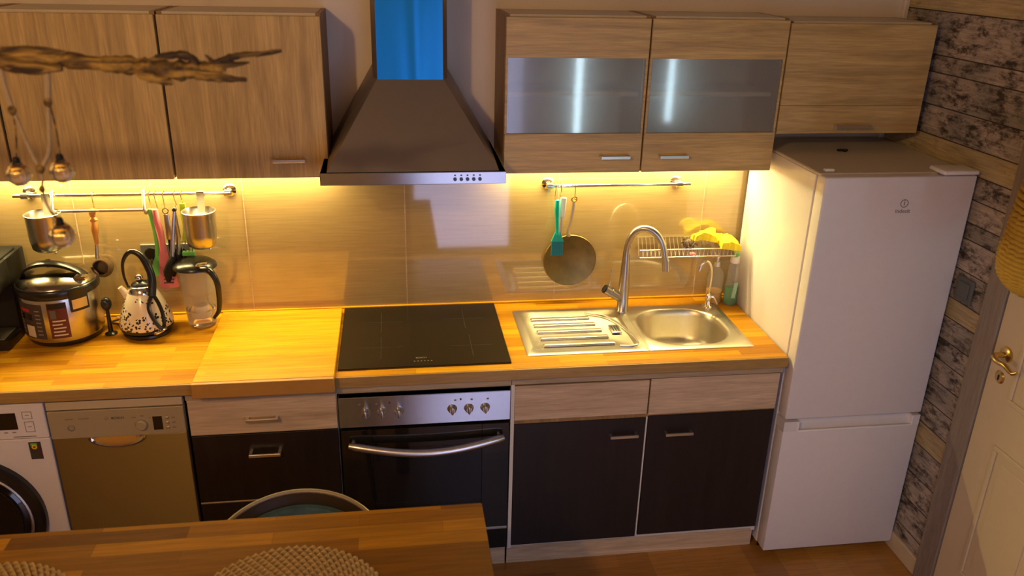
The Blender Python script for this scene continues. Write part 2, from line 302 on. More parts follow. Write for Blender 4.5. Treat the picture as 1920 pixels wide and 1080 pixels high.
# ------------------------------------------------------------------ mesh helpers (everything is given in room metres)
class B:
    def __init__(s): s.bm = bmesh.new()
    def box(s, x0, x1, y0, y1, z0, z1, bev=0.0, seg=1, mi=0):
        r = bmesh.ops.create_cube(s.bm, size=1)
        vs = r['verts']
        for v in vs:
            v.co = Vector(((x0+x1)/2 + v.co.x*(x1-x0), (y0+y1)/2 + v.co.y*(y1-y0), (z0+z1)/2 + v.co.z*(z1-z0)))
        if mi:
            for f in {f for v in vs for f in v.link_faces}: f.material_index = mi
        if bev:
            es = list({e for v in vs for e in v.link_edges})
            bmesh.ops.bevel(s.bm, geom=es, offset=bev, segments=seg, affect='EDGES', profile=0.5, clamp_overlap=True)
        return s
    def _frame(s, d):
        d = d.normalized(); a = Vector((0, 0, 1)) if abs(d.z) < 0.9 else Vector((1, 0, 0))
        x = d.cross(a).normalized(); return x, d.cross(x).normalized()
    def tube(s, pts, r, seg=10, cap=True, closed=False):
        pts = [Vector(p) for p in pts]; n = len(pts)
        rs = r if isinstance(r, (list, tuple)) else [r]*n
        rings = []; px = None
        for i, p in enumerate(pts):
            if closed: d = pts[(i+1) % n]-pts[i-1]
            else: d = (pts[min(i+1, n-1)]-pts[max(i-1, 0)])
            d = d.normalized()
            if px is None: x, y = s._frame(d)
            else:
                x = (px - d*px.dot(d)).normalized(); y = d.cross(x)
            px = x
            rings.append([s.bm.verts.new(p + rs[i]*(math.cos(2*math.pi*k/seg)*x + math.sin(2*math.pi*k/seg)*y)) for k in range(seg)])
        for i in range(n if closed else n-1):
            a, b = rings[i], rings[(i+1) % n]
            off = 0
            if closed and i == n-1:
                off = min(range(seg), key=lambda o: sum((a[k].co-b[(k+o) % seg].co).length for k in range(seg)))
            for k in range(seg):
                s.bm.faces.new((a[k], a[(k+1) % seg], b[(k+1+off) % seg], b[(k+off) % seg]))
        if cap and not closed:
            s.bm.faces.new(rings[0][::-1]); s.bm.faces.new(rings[-1])
        return s
    def cyl(s, p0, p1, r0, r1=None, seg=24):
        return s.tube([p0, p1], [r0, r0 if r1 is None else r1], seg)
    def lathe(s, prof, c=(0, 0, 0), axis=(0, 0, 1), seg=32, sx=1.0, sy=1.0, close=False):
        """prof: list of (radius, height) along axis from c"""
        d = Vector(axis).normalized()
        if abs(d.z) > 0.99: x, y = Vector((1, 0, 0)), Vector((0, 1, 0))*(1 if d.z > 0 else -1)
        else: x, y = s._frame(d)
        c = Vector(c); rings = []
        for r, h in prof:
            if r < 1e-6: rings.append([s.bm.verts.new(c+d*h)])
            else: rings.append([s.bm.verts.new(c+d*h+r*(sx*math.cos(2*math.pi*k/seg)*x+sy*math.sin(2*math.pi*k/seg)*y)) for k in range(seg)])
        pairs = list(zip(rings, rings[1:]))
        if close: pairs.append((rings[-1], rings[0]))
        for a, b in pairs:
            if len(a) == 1 and len(b) == 1: continue
            for k in range(seg):
                k2 = (k+1) % seg
                if len(a) == 1: s.bm.faces.new((a[0], b[k2], b[k]))
                elif len(b) == 1: s.bm.faces.new((a[k], a[k2], b[0]))
                else: s.bm.faces.new((a[k], a[k2], b[k2], b[k]))
        return s
    def ball(s, c, r, seg=20, sc=(1, 1, 1)):
        q = bmesh.ops.create_uvsphere(s.bm, u_segments=seg, v_segments=max(8, seg//2), radius=r)
        for v in q['verts']: v.co = Vector(c) + Vector((v.co.x*sc[0], v.co.y*sc[1], v.co.z*sc[2]))
        return s
    def prism(s, poly, t, plane='xz', at=0.0, mi=0):
        """poly in 2-D, extruded by t along the remaining axis starting at 'at'"""
        def P(a, b, h):
            return {'xz': (a, h, b), 'xy': (a, b, h), 'yz': (h, a, b)}[plane]
        v0 = [s.bm.verts.new(P(a, b, at)) for a, b in poly]; v1 = [s.bm.verts.new(P(a, b, at+t)) for a, b in poly]
        n = len(poly); fs = [s.bm.faces.new(v0), s.bm.faces.new(v1[::-1])]
        for i in range(n): fs.append(s.bm.faces.new((v0[i], v0[(i+1) % n], v1[(i+1) % n], v1[i])))
        for f in fs: f.material_index = mi
        return s
    def hexa(s, bot, top):
        vb = [s.bm.verts.new(p) for p in bot]; vt = [s.bm.verts.new(p) for p in top]
        s.bm.faces.new(vb[::-1]); s.bm.faces.new(vt)
        for i in range(4): s.bm.faces.new((vb[i], vb[(i+1) % 4], vt[(i+1) % 4], vt[i]))
        return s
    def rot(s, c, axis, ang):
        bmesh.ops.rotate(s.bm, verts=s.bm.verts, cent=Vector(c), matrix=Matrix.Rotation(ang, 3, Vector(axis))); return s

def wloc(o):
    v = Vector((0, 0, 0))
    while o: v += o.location; o = o.parent
    return v
def part(name, b, m, parent=None, ang=32, flat=False):
    me = bpy.data.meshes.new(name)
    L = wloc(parent)
    bmesh.ops.recalc_face_normals(b.bm, faces=b.bm.faces)
    for v in b.bm.verts: v.co -= L
    b.bm.to_mesh(me); b.bm.free()
    if not flat:
        for p in me.polygons: p.use_smooth = True
        me.set_sharp_from_angle(angle=R(ang))
    for k in (m if isinstance(m, (list, tuple)) else [m]): me.materials.append(M[k])
    o = bpy.data.objects.new(name, me); COL.objects.link(o)
    if parent: o.parent = parent
    return o
def tag(o, label, cat, group=None):
    o['label'] = label; o['category'] = cat
    if group: o['group'] = group
    return o
def thing(name, loc, label, cat, group=None):
    o = bpy.data.objects.new(name, None); COL.objects.link(o); o.location = loc; o.empty_display_size = 0.05
    return tag(o, label, cat, group)
def single(name, b, m, label, cat, group=None, base=None, **k):
    o = part(name, b, m, **k)
    if base:
        base = Vector(base)
        for v in o.data.vertices: v.co -= base
        o.location = base
    return tag(o, label, cat, group)
def struct(name, b, m, parent=None, **k):
    o = part(name, b, m, parent, **k)
    if not parent: o['kind'] = 'structure'
    return o
def text(name, s, size, loc, m, parent, rot=(R(90), 0, 0), ext=0.0004, align='CENTER', sx=1.0):
    c = bpy.data.curves.new(name, 'FONT'); c.body = s; c.size = size; c.extrude = ext; c.align_x = align; c.align_y = 'CENTER'
    t = bpy.data.objects.new(name+'_tmp', c); COL.objects.link(t)
    bpy.context.view_layer.update()
    me = bpy.data.meshes.new_from_object(t.evaluated_get(bpy.context.evaluated_depsgraph_get()))
    COL.objects.unlink(t); bpy.data.objects.remove(t)
    me.transform(Matrix.Translation(Vector(loc)-wloc(parent)) @ __import__('mathutils').Euler(rot).to_matrix().to_4x4() @ Matrix.Diagonal((sx, 1, 1, 1)))
    me.materials.clear(); me.materials.append(M[m]); me.name = name
    o = bpy.data.objects.new(name, me); COL.objects.link(o); o.parent = parent
    return o
def arc(c, r, a0, a1, n, plane='xz', o=0.0):
    out = []
    for i in range(n+1):
        a = R(a0+(a1-a0)*i/n); u, v = r*math.cos(a), r*math.sin(a)
        out.append({'xz': (c[0]+u, o, c[1]+v), 'yz': (o, c[0]+u, c[1]+v), 'xy': (c[0]+u, c[1]+v, o)}[plane])
    return out
def smooth(pts, n=6):
    """Catmull-Rom through pts"""
    P = [Vector(p) for p in pts]; P = [2*P[0]-P[1]] + P + [2*P[-1]-P[-2]]; out = []
    for i in range(1, len(P)-2):
        for k in range(n):
            t = k/n; a, b, c, d = P[i-1:i+3]
            out.append(0.5*((2*b)+(c-a)*t+(2*a-5*b+4*c-d)*t*t+(3*b-a-3*c+d)*t**3))
    out.append(P[-2]); return out
def lerp(vals, n=6):
    out = []
    for a, b in zip(vals, vals[1:]): out += [a+(b-a)*k/n for k in range(n)]
    return out+[vals[-1]]

# ------------------------------------------------------------------ setting
XL, XR, YB, YR, ZC = -2.6, 2.2, 0.0, -3.7, 3.10
struct('floor', B().box(XL-.1, XR+.1, YR-.1, YB+.1, -0.05, 0), 'floor')
struct('ceiling', B().box(XL-.1, XR+.1, YR-.1, YB+.1, ZC, ZC+.05), 'room')
struct('wall_back', B().box(XL-.1, XR+.1, 0, 0.1, 0, ZC), 'wallpaint')
struct('wall_left', B().box(XL-.1, XL, YR, 0, 0, ZC), 'room')
YJ = -3.14   # unseen rear wall jog, shaped to bring the door's reflection onto the backsplash
b = B().box(XL-.1, .30, YR-.1, YR, 0, ZC)
for x0, x1, z0, z1 in ((.30, .36, 0, ZC), (.36, 1.11, 2.06, ZC), (.36, 1.11, 0, .03), (1.11, 1.465, 0, ZC), (1.465, 1.525, 0, .94), (1.465, 1.525, 1.70, ZC), (1.525, 2.12, 0, ZC), (2.12, 2.18, 0, 1.12), (2.12, 2.18, 1.60, ZC), (2.18, XR+.1, 0, ZC)):
    b.box(x0, x1, YR-.1, YJ, z0, z1) if (x0, x1) in ((.30, .36),) else b.box(x0, x1, YJ-.12, YJ, z0, z1)
struct('wall_rear', b, 'room')
def window(n, x0, x1, z0, z1, f):
    wn = struct('window_%d' % n, B().box(x0, x0+f, YJ-.06, YJ-.01, z0, z1).box(x1-f, x1, YJ-.06, YJ-.01, z0, z1).box(x0+f, x1-f, YJ-.06, YJ-.01, z0, z0+f).box(x0+f, x1-f, YJ-.06, YJ-.01, z1-f, z1), 'white_gloss')
    part('pane', B().box(x0+f, x1-f, YJ-.040, YJ-.034, z0+f, z1-f), 'glass', wn)
window(1, .36, 1.11, .03, 2.06, .01); window(2, 1.465, 1.525, .94, 1.70, .005); window(3, 2.12, 2.18, 1.12, 1.60, .005)  # the narrow ones are added, for the streaks in the cabinet glass
# right wall: printed plank wallpaper, each plank its own strip of the wall surface
zs = [(0, 0), (.13, 0), (.256, 0), (.371, 0), (.50, 1), (.593, 0), (.69, 0), (.785, 0), (.869, 0), (.95, 0), (1.038, 1), (1.113, 0), (1.226, 0), (1.338, 0), (1.395, 0), (1.475, 0), (1.555, 1), (1.64, 0), (1.745, 0), (1.86, 0), (1.92, 0), (2.07, 1), (2.18, 0), (2.30, 0), (2.42, 0), (2.55, 0), (ZC, 0)]
bm = bmesh.new(); lay = bm.faces.layers.float_vector.new('plank')
bmesh_boxes = B(); bmesh_boxes.bm.free(); bmesh_boxes.bm = bm
for (z0, kind), (z1, _) in zip(zs, zs[1:]):
    off = Vector((random.uniform(0, 50), random.uniform(0, 50), random.uniform(0, 50)))
    v = [bm.verts.new(p) for p in ((XR, YR, z0+.002), (XR, 0, z0+.002), (XR, 0, z1-.002), (XR, YR, z1-.002))]
    f = bm.faces.new(v); f.material_index = kind; f[lay] = off
    v = [bm.verts.new(p) for p in ((XR, YR, z1-.002), (XR, 0, z1-.002), (XR, 0, z1+.002), (XR, YR, z1+.002))]
    f = bm.faces.new(v); f.material_index = 2; f[lay] = off
vb = [bm.verts.new(p) for p in ((XR+.1, YR, 0), (XR+.1, 0, 0), (XR+.1, 0, ZC), (XR+.1, YR, ZC))]
bm.faces.new(vb)
struct('wall_right', bmesh_boxes, ['plank_grey', 'plank_cream', 'plank_seam'], flat=True)
# door in the right wall
DY0, DY1 = -1.76, -.897
fr = struct('trim_1', B().box(XR-.022, XR+.01, -.895, -.80, 0, 2.16, .003).box(XR-.022, XR+.01, DY0-.095, DY0, 0, 2.16, .003).box(XR-.022, XR+.01, DY0, -.895, 2.06, 2.16, .003), 'trim_grey')
dr = struct('door_1', B().box(XR-.014, XR+.02, DY0, DY1, .005, 2.055, .002), 'door_white')
for z0, z1 in ((.20, .74), (.90, 1.90)):
    for y0, y1 in ((DY0+.11, DY0+.38), (DY1-.385, DY1-.115)):
        b = B()
        for q in (((y0, y1), (z0, z0+.018)), ((y0, y1), (z1-.018, z1)), ((y0, y0+.018), (z0+.0185, z1-.0185)), ((y1-.018, y1), (z0+.0185, z1-.0185))):
            b.box(XR-.021, XR-.013, q[0][0], q[0][1], q[1][0], q[1][1], .003)
        b.box(XR-.018, XR-.013, y0+.045, y1-.045, z0+.045, z1-.045, .004)
        part('door_panel', b, 'door_white', dr)
hz, hy = 1.05, -.957
hd = part('door_handle', B().lathe([(0, .012), (.015, .012), (.025, .007), (.027, 0)], (XR-.014, hy, hz), (-1, 0, 0), 24)
     .tube(smooth([(XR-.02, hy, hz), (XR-.05, hy, hz), (XR-.068, hy-.008, hz-.001), (XR-.072, hy-.035, hz-.006), (XR-.070, hy-.065, hz-.004), (XR-.066, hy-.095, hz-.016), (XR-.062, hy-.112, hz-.006)]), lerp([.010, .010, .0095, .008, .0085, .007, .005]), 12), 'brass', dr)
kp = part('keyhole_plate', B().lathe([(0, .005), (.017, .005), (.023, 0)], (XR-.014, hy+.005, hz-.085), (-1, 0, 0), 24, sx=1, sy=1.0), 'brass', dr)
part('keyhole', B().box(XR-.0215, XR-.0185, hy+.002, hy+.008, hz-.096, hz-.076, .002), 'gap', kp)
struct('baseboard_right', B().box(XR-.016, XR, -.80, -.0, 0, .075, .003), 'door_white')
struct('trim_2', B().box(XR-.02, XR, -.02, 0, 1.2, ZC, .003), 'wallpaint')
# glossy laminate backsplash with its joints
xs = [-1.56, -.955, -.350, .254, .860, 1.466, 1.64]
b = B()
for a, c in zip(xs, xs[1:]): b.box(a+.0008, c-.0008, -.006, -.0005, .885, 1.52)
struct('wall_backsplash', b, 'splash')
b = B()
for x in xs[1:-1]: b.box(x-.0015, x+.0015, -.0075, -.001, .885, 1.52)
struct('trim_3', b, 'oak_pale')

# ------------------------------------------------------------------ handles
def bar_handle(parent, xc, z, yf, w=.108, m='alu'):
    b = B().box(xc-w/2, xc+w/2, yf-.028, yf-.020, z-.006, z+.006, .0015)
    b.box(xc-w/2, xc-w/2+.010, yf-.022, yf+.001, z-.004, z+.004).box(xc+w/2-.010, xc+w/2, yf-.022, yf+.001, z-.004, z+.004)
    return part('handle', b, m, parent)

# ------------------------------------------------------------------ wall cabinets
UY = -.282
def carcass(t, x0, x1, z0, z1, side='oak_side', shelf=None, top='cab_top'):
    y0 = UY+.020
    part('side_panel', B().box(x0, x0+.016, y0, -.002, z0, z1), side, t)
    part('side_panel', B().box(x1-.016, x1, y0, -.002, z0, z1), side, t)
    part('top_panel', B().box(x0+.016, x1-.016, y0, -.002, z1-.016, z1), top, t)
    part('bottom_panel', B().box(x0+.016, x1-.016, y0, -.002, z0, z0+.016), 'white_board', t)
    part('back_panel', B().box(x0+.016, x1-.016, -.008, -.003, z0+.016, z1-.016), 'white_board', t)
    if shelf: part('shelf', B().box(x0+.017, x1-.017, y0+.03, -.009, shelf-.008, shelf+.008), 'oak_pale', t)
ZT = 2.036
for x0, x1, lab, hnd in ((-.510, -.004, 'tall oak wall cabinet with bar handle, next to the range hood', True),
                         (-1.016, -.516, 'plain oak wall cabinet with no visible handle, behind the driftwood branch', False),
                         (-1.524, -1.022, 'oak wall cabinet at far left, only a sliver in view past dark gap', False)):
    t = thing('wall_cabinet', ((x0+x1)/2, 0, 1.50), lab, 'cabinet', 'oak wall cabinets left of the range hood')
    carcass(t, x0, x1, 1.50, ZT)
    d = part('door', B().box(x0+.001, x1-.001, UY, UY+.018, 1.498, ZT-.008, .0015), 'oak_v', t)
    if hnd: bar_handle(d, -.134, 1.562, UY)
for x0, x1, lab, hx in ((.600, 1.102, 'oak wall cabinet with frosted glass door nearest the range hood', 1.001),
                        (1.104, 1.602, 'oak wall cabinet with frosted glass door, next to the cabinet over the fridge', 1.218)):
    t = thing('glass_cabinet', ((x0+x1)/2, 0, 1.502), lab, 'cabinet', 'glass fronted wall cabinets over the sink')
    carcass(t, x0, x1, 1.502, ZT+.006, shelf=1.775)
    d = part('door', B().box(x0+.002, x1-.002, UY, UY+.018, 1.503, 1.645, .0015).box(x0+.002, x1-.002, UY, UY+.018, 1.903, ZT-.001, .0015)
             .box(x0+.002, x0+.010, UY+.003, UY+.018, 1.640, 1.905).box(x1-.010, x1-.002, UY+.003, UY+.018, 1.640, 1.905), 'oak_h', t)
    part('glass_pane', B().box(x0+.010, x1-.010, UY+.005, UY+.010, 1.643, 1.905), 'frost', d)
    bar_handle(d, hx, 1.563, UY)
t = thing('fridge_cabinet', (1.88, 0, 1.64), 'shallow oak wall cabinet hanging above the white fridge', 'cabinet')
carcass(t, 1.604, 2.160, 1.642, ZT-.004)
d = part('door', B().box(1.606, 2.158, UY, UY+.018, 1.640, 1.742, .001).box(1.606, 2.158, UY, UY+.018, 1.7425, ZT-.010, .001), 'oak_h', t)
bar_handle(d, 1.89, 1.667, UY, .14)

# LED profiles under the wall cabinets
for x0, x1, lab in ((-1.31, -.01, 'slim led strip glowing under the left wall cabinets'), (.61, 1.55, 'slim led strip glowing under the glass fronted cabinets')):
    single('led_strip', B().box(x0, x1, -.10, -.07, 1.4895 if x0 < 0 else 1.4925, 1.4995 if x0 < 0 else 1.5015), 'alu', lab, 'light strip', base=(x0, -.085, 1.49))

# ------------------------------------------------------------------ range hood
t = thing('range_hood', (.28, 0, 1.522), 'steel pyramid range hood with blue film still on its chimney', 'range hood')
HX0, HX1, HY, HZ0, HZ1 = -.020, .583, -.487, 1.523, 1.564
part('rim', B().box(HX0, HX1, HY, -.008, HZ0, HZ1, .002), 'steel_blue', t)
part('canopy', B().hexa([(HX0+.022, HY+.012, HZ1), (HX1-.022, HY+.012, HZ1), (HX1-.004, -.008, HZ1), (HX0+.004, -.008, HZ1)],
                        [(.170, -.252, 1.828), (.393, -.252, 1.828), (.412, -.008, 1.850), (.152, -.008, 1.850)]), 'hood_steel', t, flat=True)
ch = part('chimney', B().prism([(.172, -.250), (.391, -.250), (.408, -.222), (.408, -.004), (.155, -.004), (.155, -.222)], ZC-1.83, 'xy', 1.828), 'hood_steel', t, flat=True)
f = part('protective_film', B().box(.171, .392, -.2535, -.2505, 1.826, ZC-.01), 'blue_film', ch); f['label'] = 'glossy blue film'
for i in range(5):
    part('button', B().cyl((.414+.0205*i, HY+.001, 1.540), (.414+.0205*i, HY-.003, 1.540), .0060, seg=16), 'black', t)
for i in range(5):
    part('symbol', B().box(.411+.0205*i, .417+.0205*i, HY-.0008, HY+.001, 1.551, 1.555), 'ink', t)

# ------------------------------------------------------------------ worktop with sink cut-out
WZ, WT = .884, .040
t = thing('countertop', (0, 0, WZ-WT), 'long butcher block worktop running to the white fridge', 'worktop')
SX0, SX1, SY0, SY1 = .672, 1.535, -.500, -.094
b = B().box(-1.60, SX0+.03, -.590, -.001, WZ-WT, WZ).box(SX1-.03, 1.625, -.590, -.001, WZ-WT, WZ)
b.box(SX0+.03, SX1-.03, -.590, SY0+.03, WZ-WT, WZ).box(SX0+.03, SX1-.03, SY1-.03, -.001, WZ-WT, WZ)
part('top', b, 'block', t)
part('front_edge', B().box(-1.60, 1.625, -.600, -.590, WZ-WT, WZ, .002), 'block_edge', t)
struct('trim_4', B().box(-1.60, 1.625, -.014, -.0065, WZ+.0003, WZ+.009, .002), 'bamboo')

# cutting board with a hook lip over the front edge
t = thing('cutting_board', (-.23, -.33, WZ), 'large bamboo board with front lip lying beside the black hob', 'cutting board')
part('board', B().box(-.462, -.004, -.622, -.050, WZ+.0005, WZ+.020, .002), 'bamboo', t)
part('lip', B().box(-.462, -.004, -.640, -.6215, WZ-.032, WZ+.020, .002), 'bamboo_edge', t)

# ------------------------------------------------------------------ hob
t = thing('induction_hob', (.305, -.283, WZ), 'black glass four zone hob set flush in the worktop', 'hob')
part('glass_top', B().box(.003, .608, -.548, -.018, WZ, WZ+.006, .0015), 'hob_glass', t)
for cx, cy in ((.150, -.17), (.150, -.39), (.470, -.16), (.478, -.40)):
    b = B().box(cx-.0006, cx+.0006, cy-.09, cy+.09, WZ+.0058, WZ+.0063).box(cx-.08, cx+.08, cy-.0006, cy+.0006, WZ+.0058, WZ+.0063)
    part('cooking_zone', b, 'ink_faint', t)
text('maker_name', 'BOSCH', .012, (.292, -.485, WZ+.0062), 'ink_soft', t, rot=(0, 0, 0), ext=.0002)
for i in range(6):
    part('touch_mark', B().box(.265+.012*i, .270+.012*i, -.512, -.508, WZ+.0058, WZ+.0063), 'ink_soft', t)

# ------------------------------------------------------------------ inset sink
def rrect(x0, x1, y0, y1, r, n=6, asym=None):
    out = []
    for (cx, cy, a0) in ((x1-r, y1-r, 0), (x0+r, y1-r, 90), (x0+r, y0+r, 180), (x1-r, y0+r, 270)):
        for i in range(n+1):
            a = R(a0+90*i/n); out.append((cx+r*math.cos(a), cy+r*math.sin(a)))
    return out
def loft(b, loops):
    """loops: lists of the same length of 3-D points"""
    rings = [[b.bm.verts.new(p) for p in l] for l in loops]
    n = len(rings[0])
    for a, c in zip(rings, rings[1:]):
        for k in range(n): b.bm.faces.new((a[k], a[(k+1) % n], c[(k+1) % n], c[k]))
    return rings
t = thing('sink', (1.10, -.30, WZ), 'stainless steel inset sink with ribbed drainer on its left', 'sink')
SZ = WZ+.003
b = B()
# deck: outer rim, a rectangular split into drainer field and bowl field
bx0, bx1, by0, by1 = 1.152, 1.484, -.458, -.138
outer = [(x, y) for x, y in rrect(SX0, SX1, SY0, SY1, .012)]
deckL = [(SX0, SX0+.45)]
mid = 1.128
oL = rrect(SX0, mid, SY0, SY1, .010); iL = rrect(SX0+.025, mid-.020, SY0+.045, SY1-.070 if False else SY1-.030, .035)
oR = rrect(mid, SX1, SY0, SY1, .010); iR = rrect(bx0, bx1, by0, by1, .125)
# right field with the bowl
P3 = lambda l, z: [(x, y, z) for x, y in l]
sh = lambda l, d: [((x-(bx0+bx1)/2)*(1-d/((bx1-bx0)/2))+(bx0+bx1)/2, (y-(by0+by1)/2)*(1-d/((by1-by0)/2))+(by0+by1)/2) for x, y in l]
rg = loft(b, [P3(oR, SZ-.002), P3(rrect(mid+.001, SX1-.003, SY0+.003, SY1-.003, .010), SZ), P3(sh(iR, -.012), SZ), P3(sh(iR, -.006), SZ-.001), P3(iR, SZ-.006), P3(sh(iR, .004), SZ-.030), P3(sh(iR, .012), SZ-.110), P3(sh(iR, .025), SZ-.138), P3(sh(iR, .055), SZ-.148), P3(sh(iR, .11), SZ-.150)])
b.bm.faces.new(rg[-1])
part('basin', b, 'steel_soft', t, ang=50)
b = B()
cxL, cyL = (SX0+mid)/2, (SY0+SY1)/2
iL = rrect(SX0+.030, mid-.030, SY0+.030, SY1-.030, .045)
iL2 = [((x-cxL)*.965+cxL, (y-cyL)*.95+cyL) for x, y in iL]
rg = loft(b, [P3(oL, SZ-.002), P3(rrect(SX0+.003, mid-.001, SY0+.003, SY1-.003, .010), SZ), P3(iL, SZ), P3(iL2, SZ-.010)])
b.bm.faces.new(rg[-1])
dr_ = part('drainer', b, 'steel_soft', t, ang=50)
b = B()
for i in range(5):
    y = SY1-.085-.058*i; xo = .05+.008*i
    b.box(SX0+.062+.003*i, mid-.155+.012*i, y-.012, y+.012, SZ-.016, SZ-.001, .006, 3)
part('drainer_rib', b, 'steel_soft', dr_)['kind'] = 'stuff'
# raised diagonal lip of the drainer and the overflow slot
part('drainer_lip', B().tube(smooth([(mid-.165, SY1-.045, SZ), (mid-.09, SY1-.09, SZ), (mid-.045, SY1-.19, SZ), (mid-.025, SY0+.075, SZ), (mid-.05, SY0+.045, SZ), (mid-.10, SY0+.05, SZ)]), .0045, 8), 'steel', t)
ov = part('overflow_cover', B().box(mid-.100, mid-.060, -.335, -.265, SZ-.006, SZ+.001, .004, 2), 'steel', t)
part('overflow_slot', B().box(mid-.092, mid-.088, -.325, -.280, SZ, SZ+.0015).box(mid-.082, mid-.078, -.325, -.280, SZ, SZ+.0015).box(mid-.072, mid-.068, -.325, -.280, SZ, SZ+.0015), 'gap', ov)
part('rim_groove', B().box(SX1-.022, SX1-.018, -.40, -.12, SZ-.0005, SZ+.002, .001), 'steel', t)
part('drain', B().lathe([(0, .004), (.015, .004), (.036, .002), (.040, 0)], (1.317, -.299, SZ-.150), seg=28), 'steel', t)

# main tap
t = thing('kitchen_tap', (1.120, -.135, SZ), 'tall satin steel swan neck tap behind the sink bowl', 'tap')
px, py = 1.120, -.135
part('body', B().lathe([(0, 0), (.026, 0), (.026, .004), (.0225, .007), (.022, .10), (.0185, .17), (.0150, .23), (.014, .26)], (px, py, SZ), seg=24)
     .tube(smooth([(px, py, SZ+.245), (px+.003, py-.003, SZ+.290), (px+.016, py-.013, SZ+.334), (px+.042, py-.027, SZ+.358), (px+.076, py-.042, SZ+.358), (px+.106, py-.055, SZ+.335), (px+.126, py-.062, SZ+.296), (px+.138, py-.065, SZ+.246), (px+.142, py-.066, SZ+.236)], 7), .0138, 16), 'nickel', t, ang=60)
part('aerator', B().cyl((px+.1415, py-.066, SZ+.240), (px+.146, py-.066, SZ+.194), .0148, seg=20), 'nickel', t)
mx = part('mixer', B().tube([(px-.005, py, SZ+.055), (px-.078, py-.003, SZ+.100)], [.019, .019], 20).tube([(px-.050, py-.002, SZ+.083), (px-.053, py-.002, SZ+.085)], .0205, 20), 'nickel', t)
part('lever', B().tube([(px-.058, py, SZ+.095), (px-.055, py, SZ+.185)], .0035, 10), 'nickel', mx)
part('cap', B().tube([(px-.078, py-.003, SZ+.100), (px-.082, py-.003, SZ+.1025)], .017, 20), 'gap', mx)
# small filter tap
fx, fy = 1.490, -.118
t = thing('filter_tap', (fx, fy, SZ), 'small chrome drinking water tap at rear corner of the sink', 'tap')
part('body', B().lathe([(0, 0), (.024, 0), (.024, .003), (.013, .010), (.010, .024), (.013, .030), (.013, .042), (.009, .052), (.005, .060)], (fx, fy, SZ), seg=24), 'chrome', t)
part('spout', B().tube(smooth([(fx, fy, SZ+.055), (fx+.003, fy, SZ+.13), (fx-.004, fy, SZ+.175), (fx-.022, fy, SZ+.198), (fx-.044, fy, SZ+.186), (fx-.053, fy, SZ+.158)], 7), lerp([.005, .0045, .0055, .006, .006, .0055], 7), 12), 'chrome', t)
part('lever', B().tube(smooth([(fx+.005, fy, SZ+.038), (fx+.020, fy-.004, SZ+.040), (fx+.038, fy-.008, SZ+.010)]), [.005]*7+[.0045]*6, 10), 'chrome', t)

# ------------------------------------------------------------------ base units
FY = -.580
def base_carcass(t, x0, x1, z0=.0, plinth=True, rail=True):
    part('side_panel', B().box(x0, x0+.016, FY+.018, -.02, .085, WZ-WT-.001), 'white_board', t)
    part('side_panel', B().box(x1-.016, x1, FY+.018, -.02, .085, WZ-WT-.001), 'white_board', t)
    part('bottom_panel', B().box(x0+.016, x1-.016, FY+.018, -.02, .095, .111), 'white_board', t)
    part('back_panel', B().box(x0+.016, x1-.016, -.03, -.02, .111, WZ-WT-.001), 'white_board', t)
    if rail: part('rail', B().box(x0, x1, FY-.004, FY+.017, .817, WZ-WT-.001), 'oak_rail', t)
    if plinth: part('plinth', B().box(x0+.001, x1-.001, -.546, -.530, 0, .094), 'oak_rail' if x1 < .5 else 'oak_pale', t)
t = thing('drawer_cabinet', (-.25, 0, 0), 'base cabinet with one oak drawer over dark drawers, left of the oven', 'cabinet')
base_carcass(t, -.500, -.004)
d = part('drawer', B().box(-.498, -.006, FY, FY+.018, .676, .815, .001), 'oak_pale', t); bar_handle(d, -.256, .737, FY); d['label'] = 'pale oak drawer front'
d = part('drawer', B().box(-.498, -.006, FY, FY+.018, .400, .672, .001), 'dark_front', t); bar_handle(d, -.258, .597, FY); d['label'] = 'dark brown drawer front'
part('drawer_edge', B().box(-.498, -.006, FY+.0, FY+.016, .3955, .3995), 'oak_pale', d)
d = part('drawer', B().box(-.498, -.006, FY, FY+.018, .118, .394, .001), 'dark_front', t); bar_handle(d, -.258, .32, FY); d['label'] = 'dark brown drawer front'
t = thing('sink_cabinet', (1.11, 0, 0), 'two door base cabinet with dark doors under the sink', 'cabinet')
base_carcass(t, .606, 1.618, rail=False)
part('rail', B().box(.606, 1.618, FY-.004, FY+.017, .817, WZ-WT-.001), 'oak_rail', t)
part('fascia', B().box(.618, 1.112, FY, FY+.018, .668, .808, .001), 'oak_pale', t)
part('fascia', B().box(1.118, 1.612, FY, FY+.018, .663, .812, .001), 'oak_pale', t)
part('crosspiece', B().box(.618, 1.612, FY+.004, FY+.017, .650, .667), 'oak_side', t)
d = part('door', B().box(.618, 1.110, FY-.001, FY+.017, .112, .652, .0015), 'dark_front', t); bar_handle(d, 1.027, .588, FY)
d = part('door', B().box(1.119, 1.610, FY-.001, FY+.017, .118, .657, .0015), 'dark_front', t); bar_handle(d, 1.238, .586, FY)
part('door_edging', B().box(.604, .617, FY-.002, FY+.016, .105, .816), 'white_board', t)
part('door_edging', B().box(1.1115, 1.117, FY+.001, FY+.016, .115, .655), 'white_board', t)

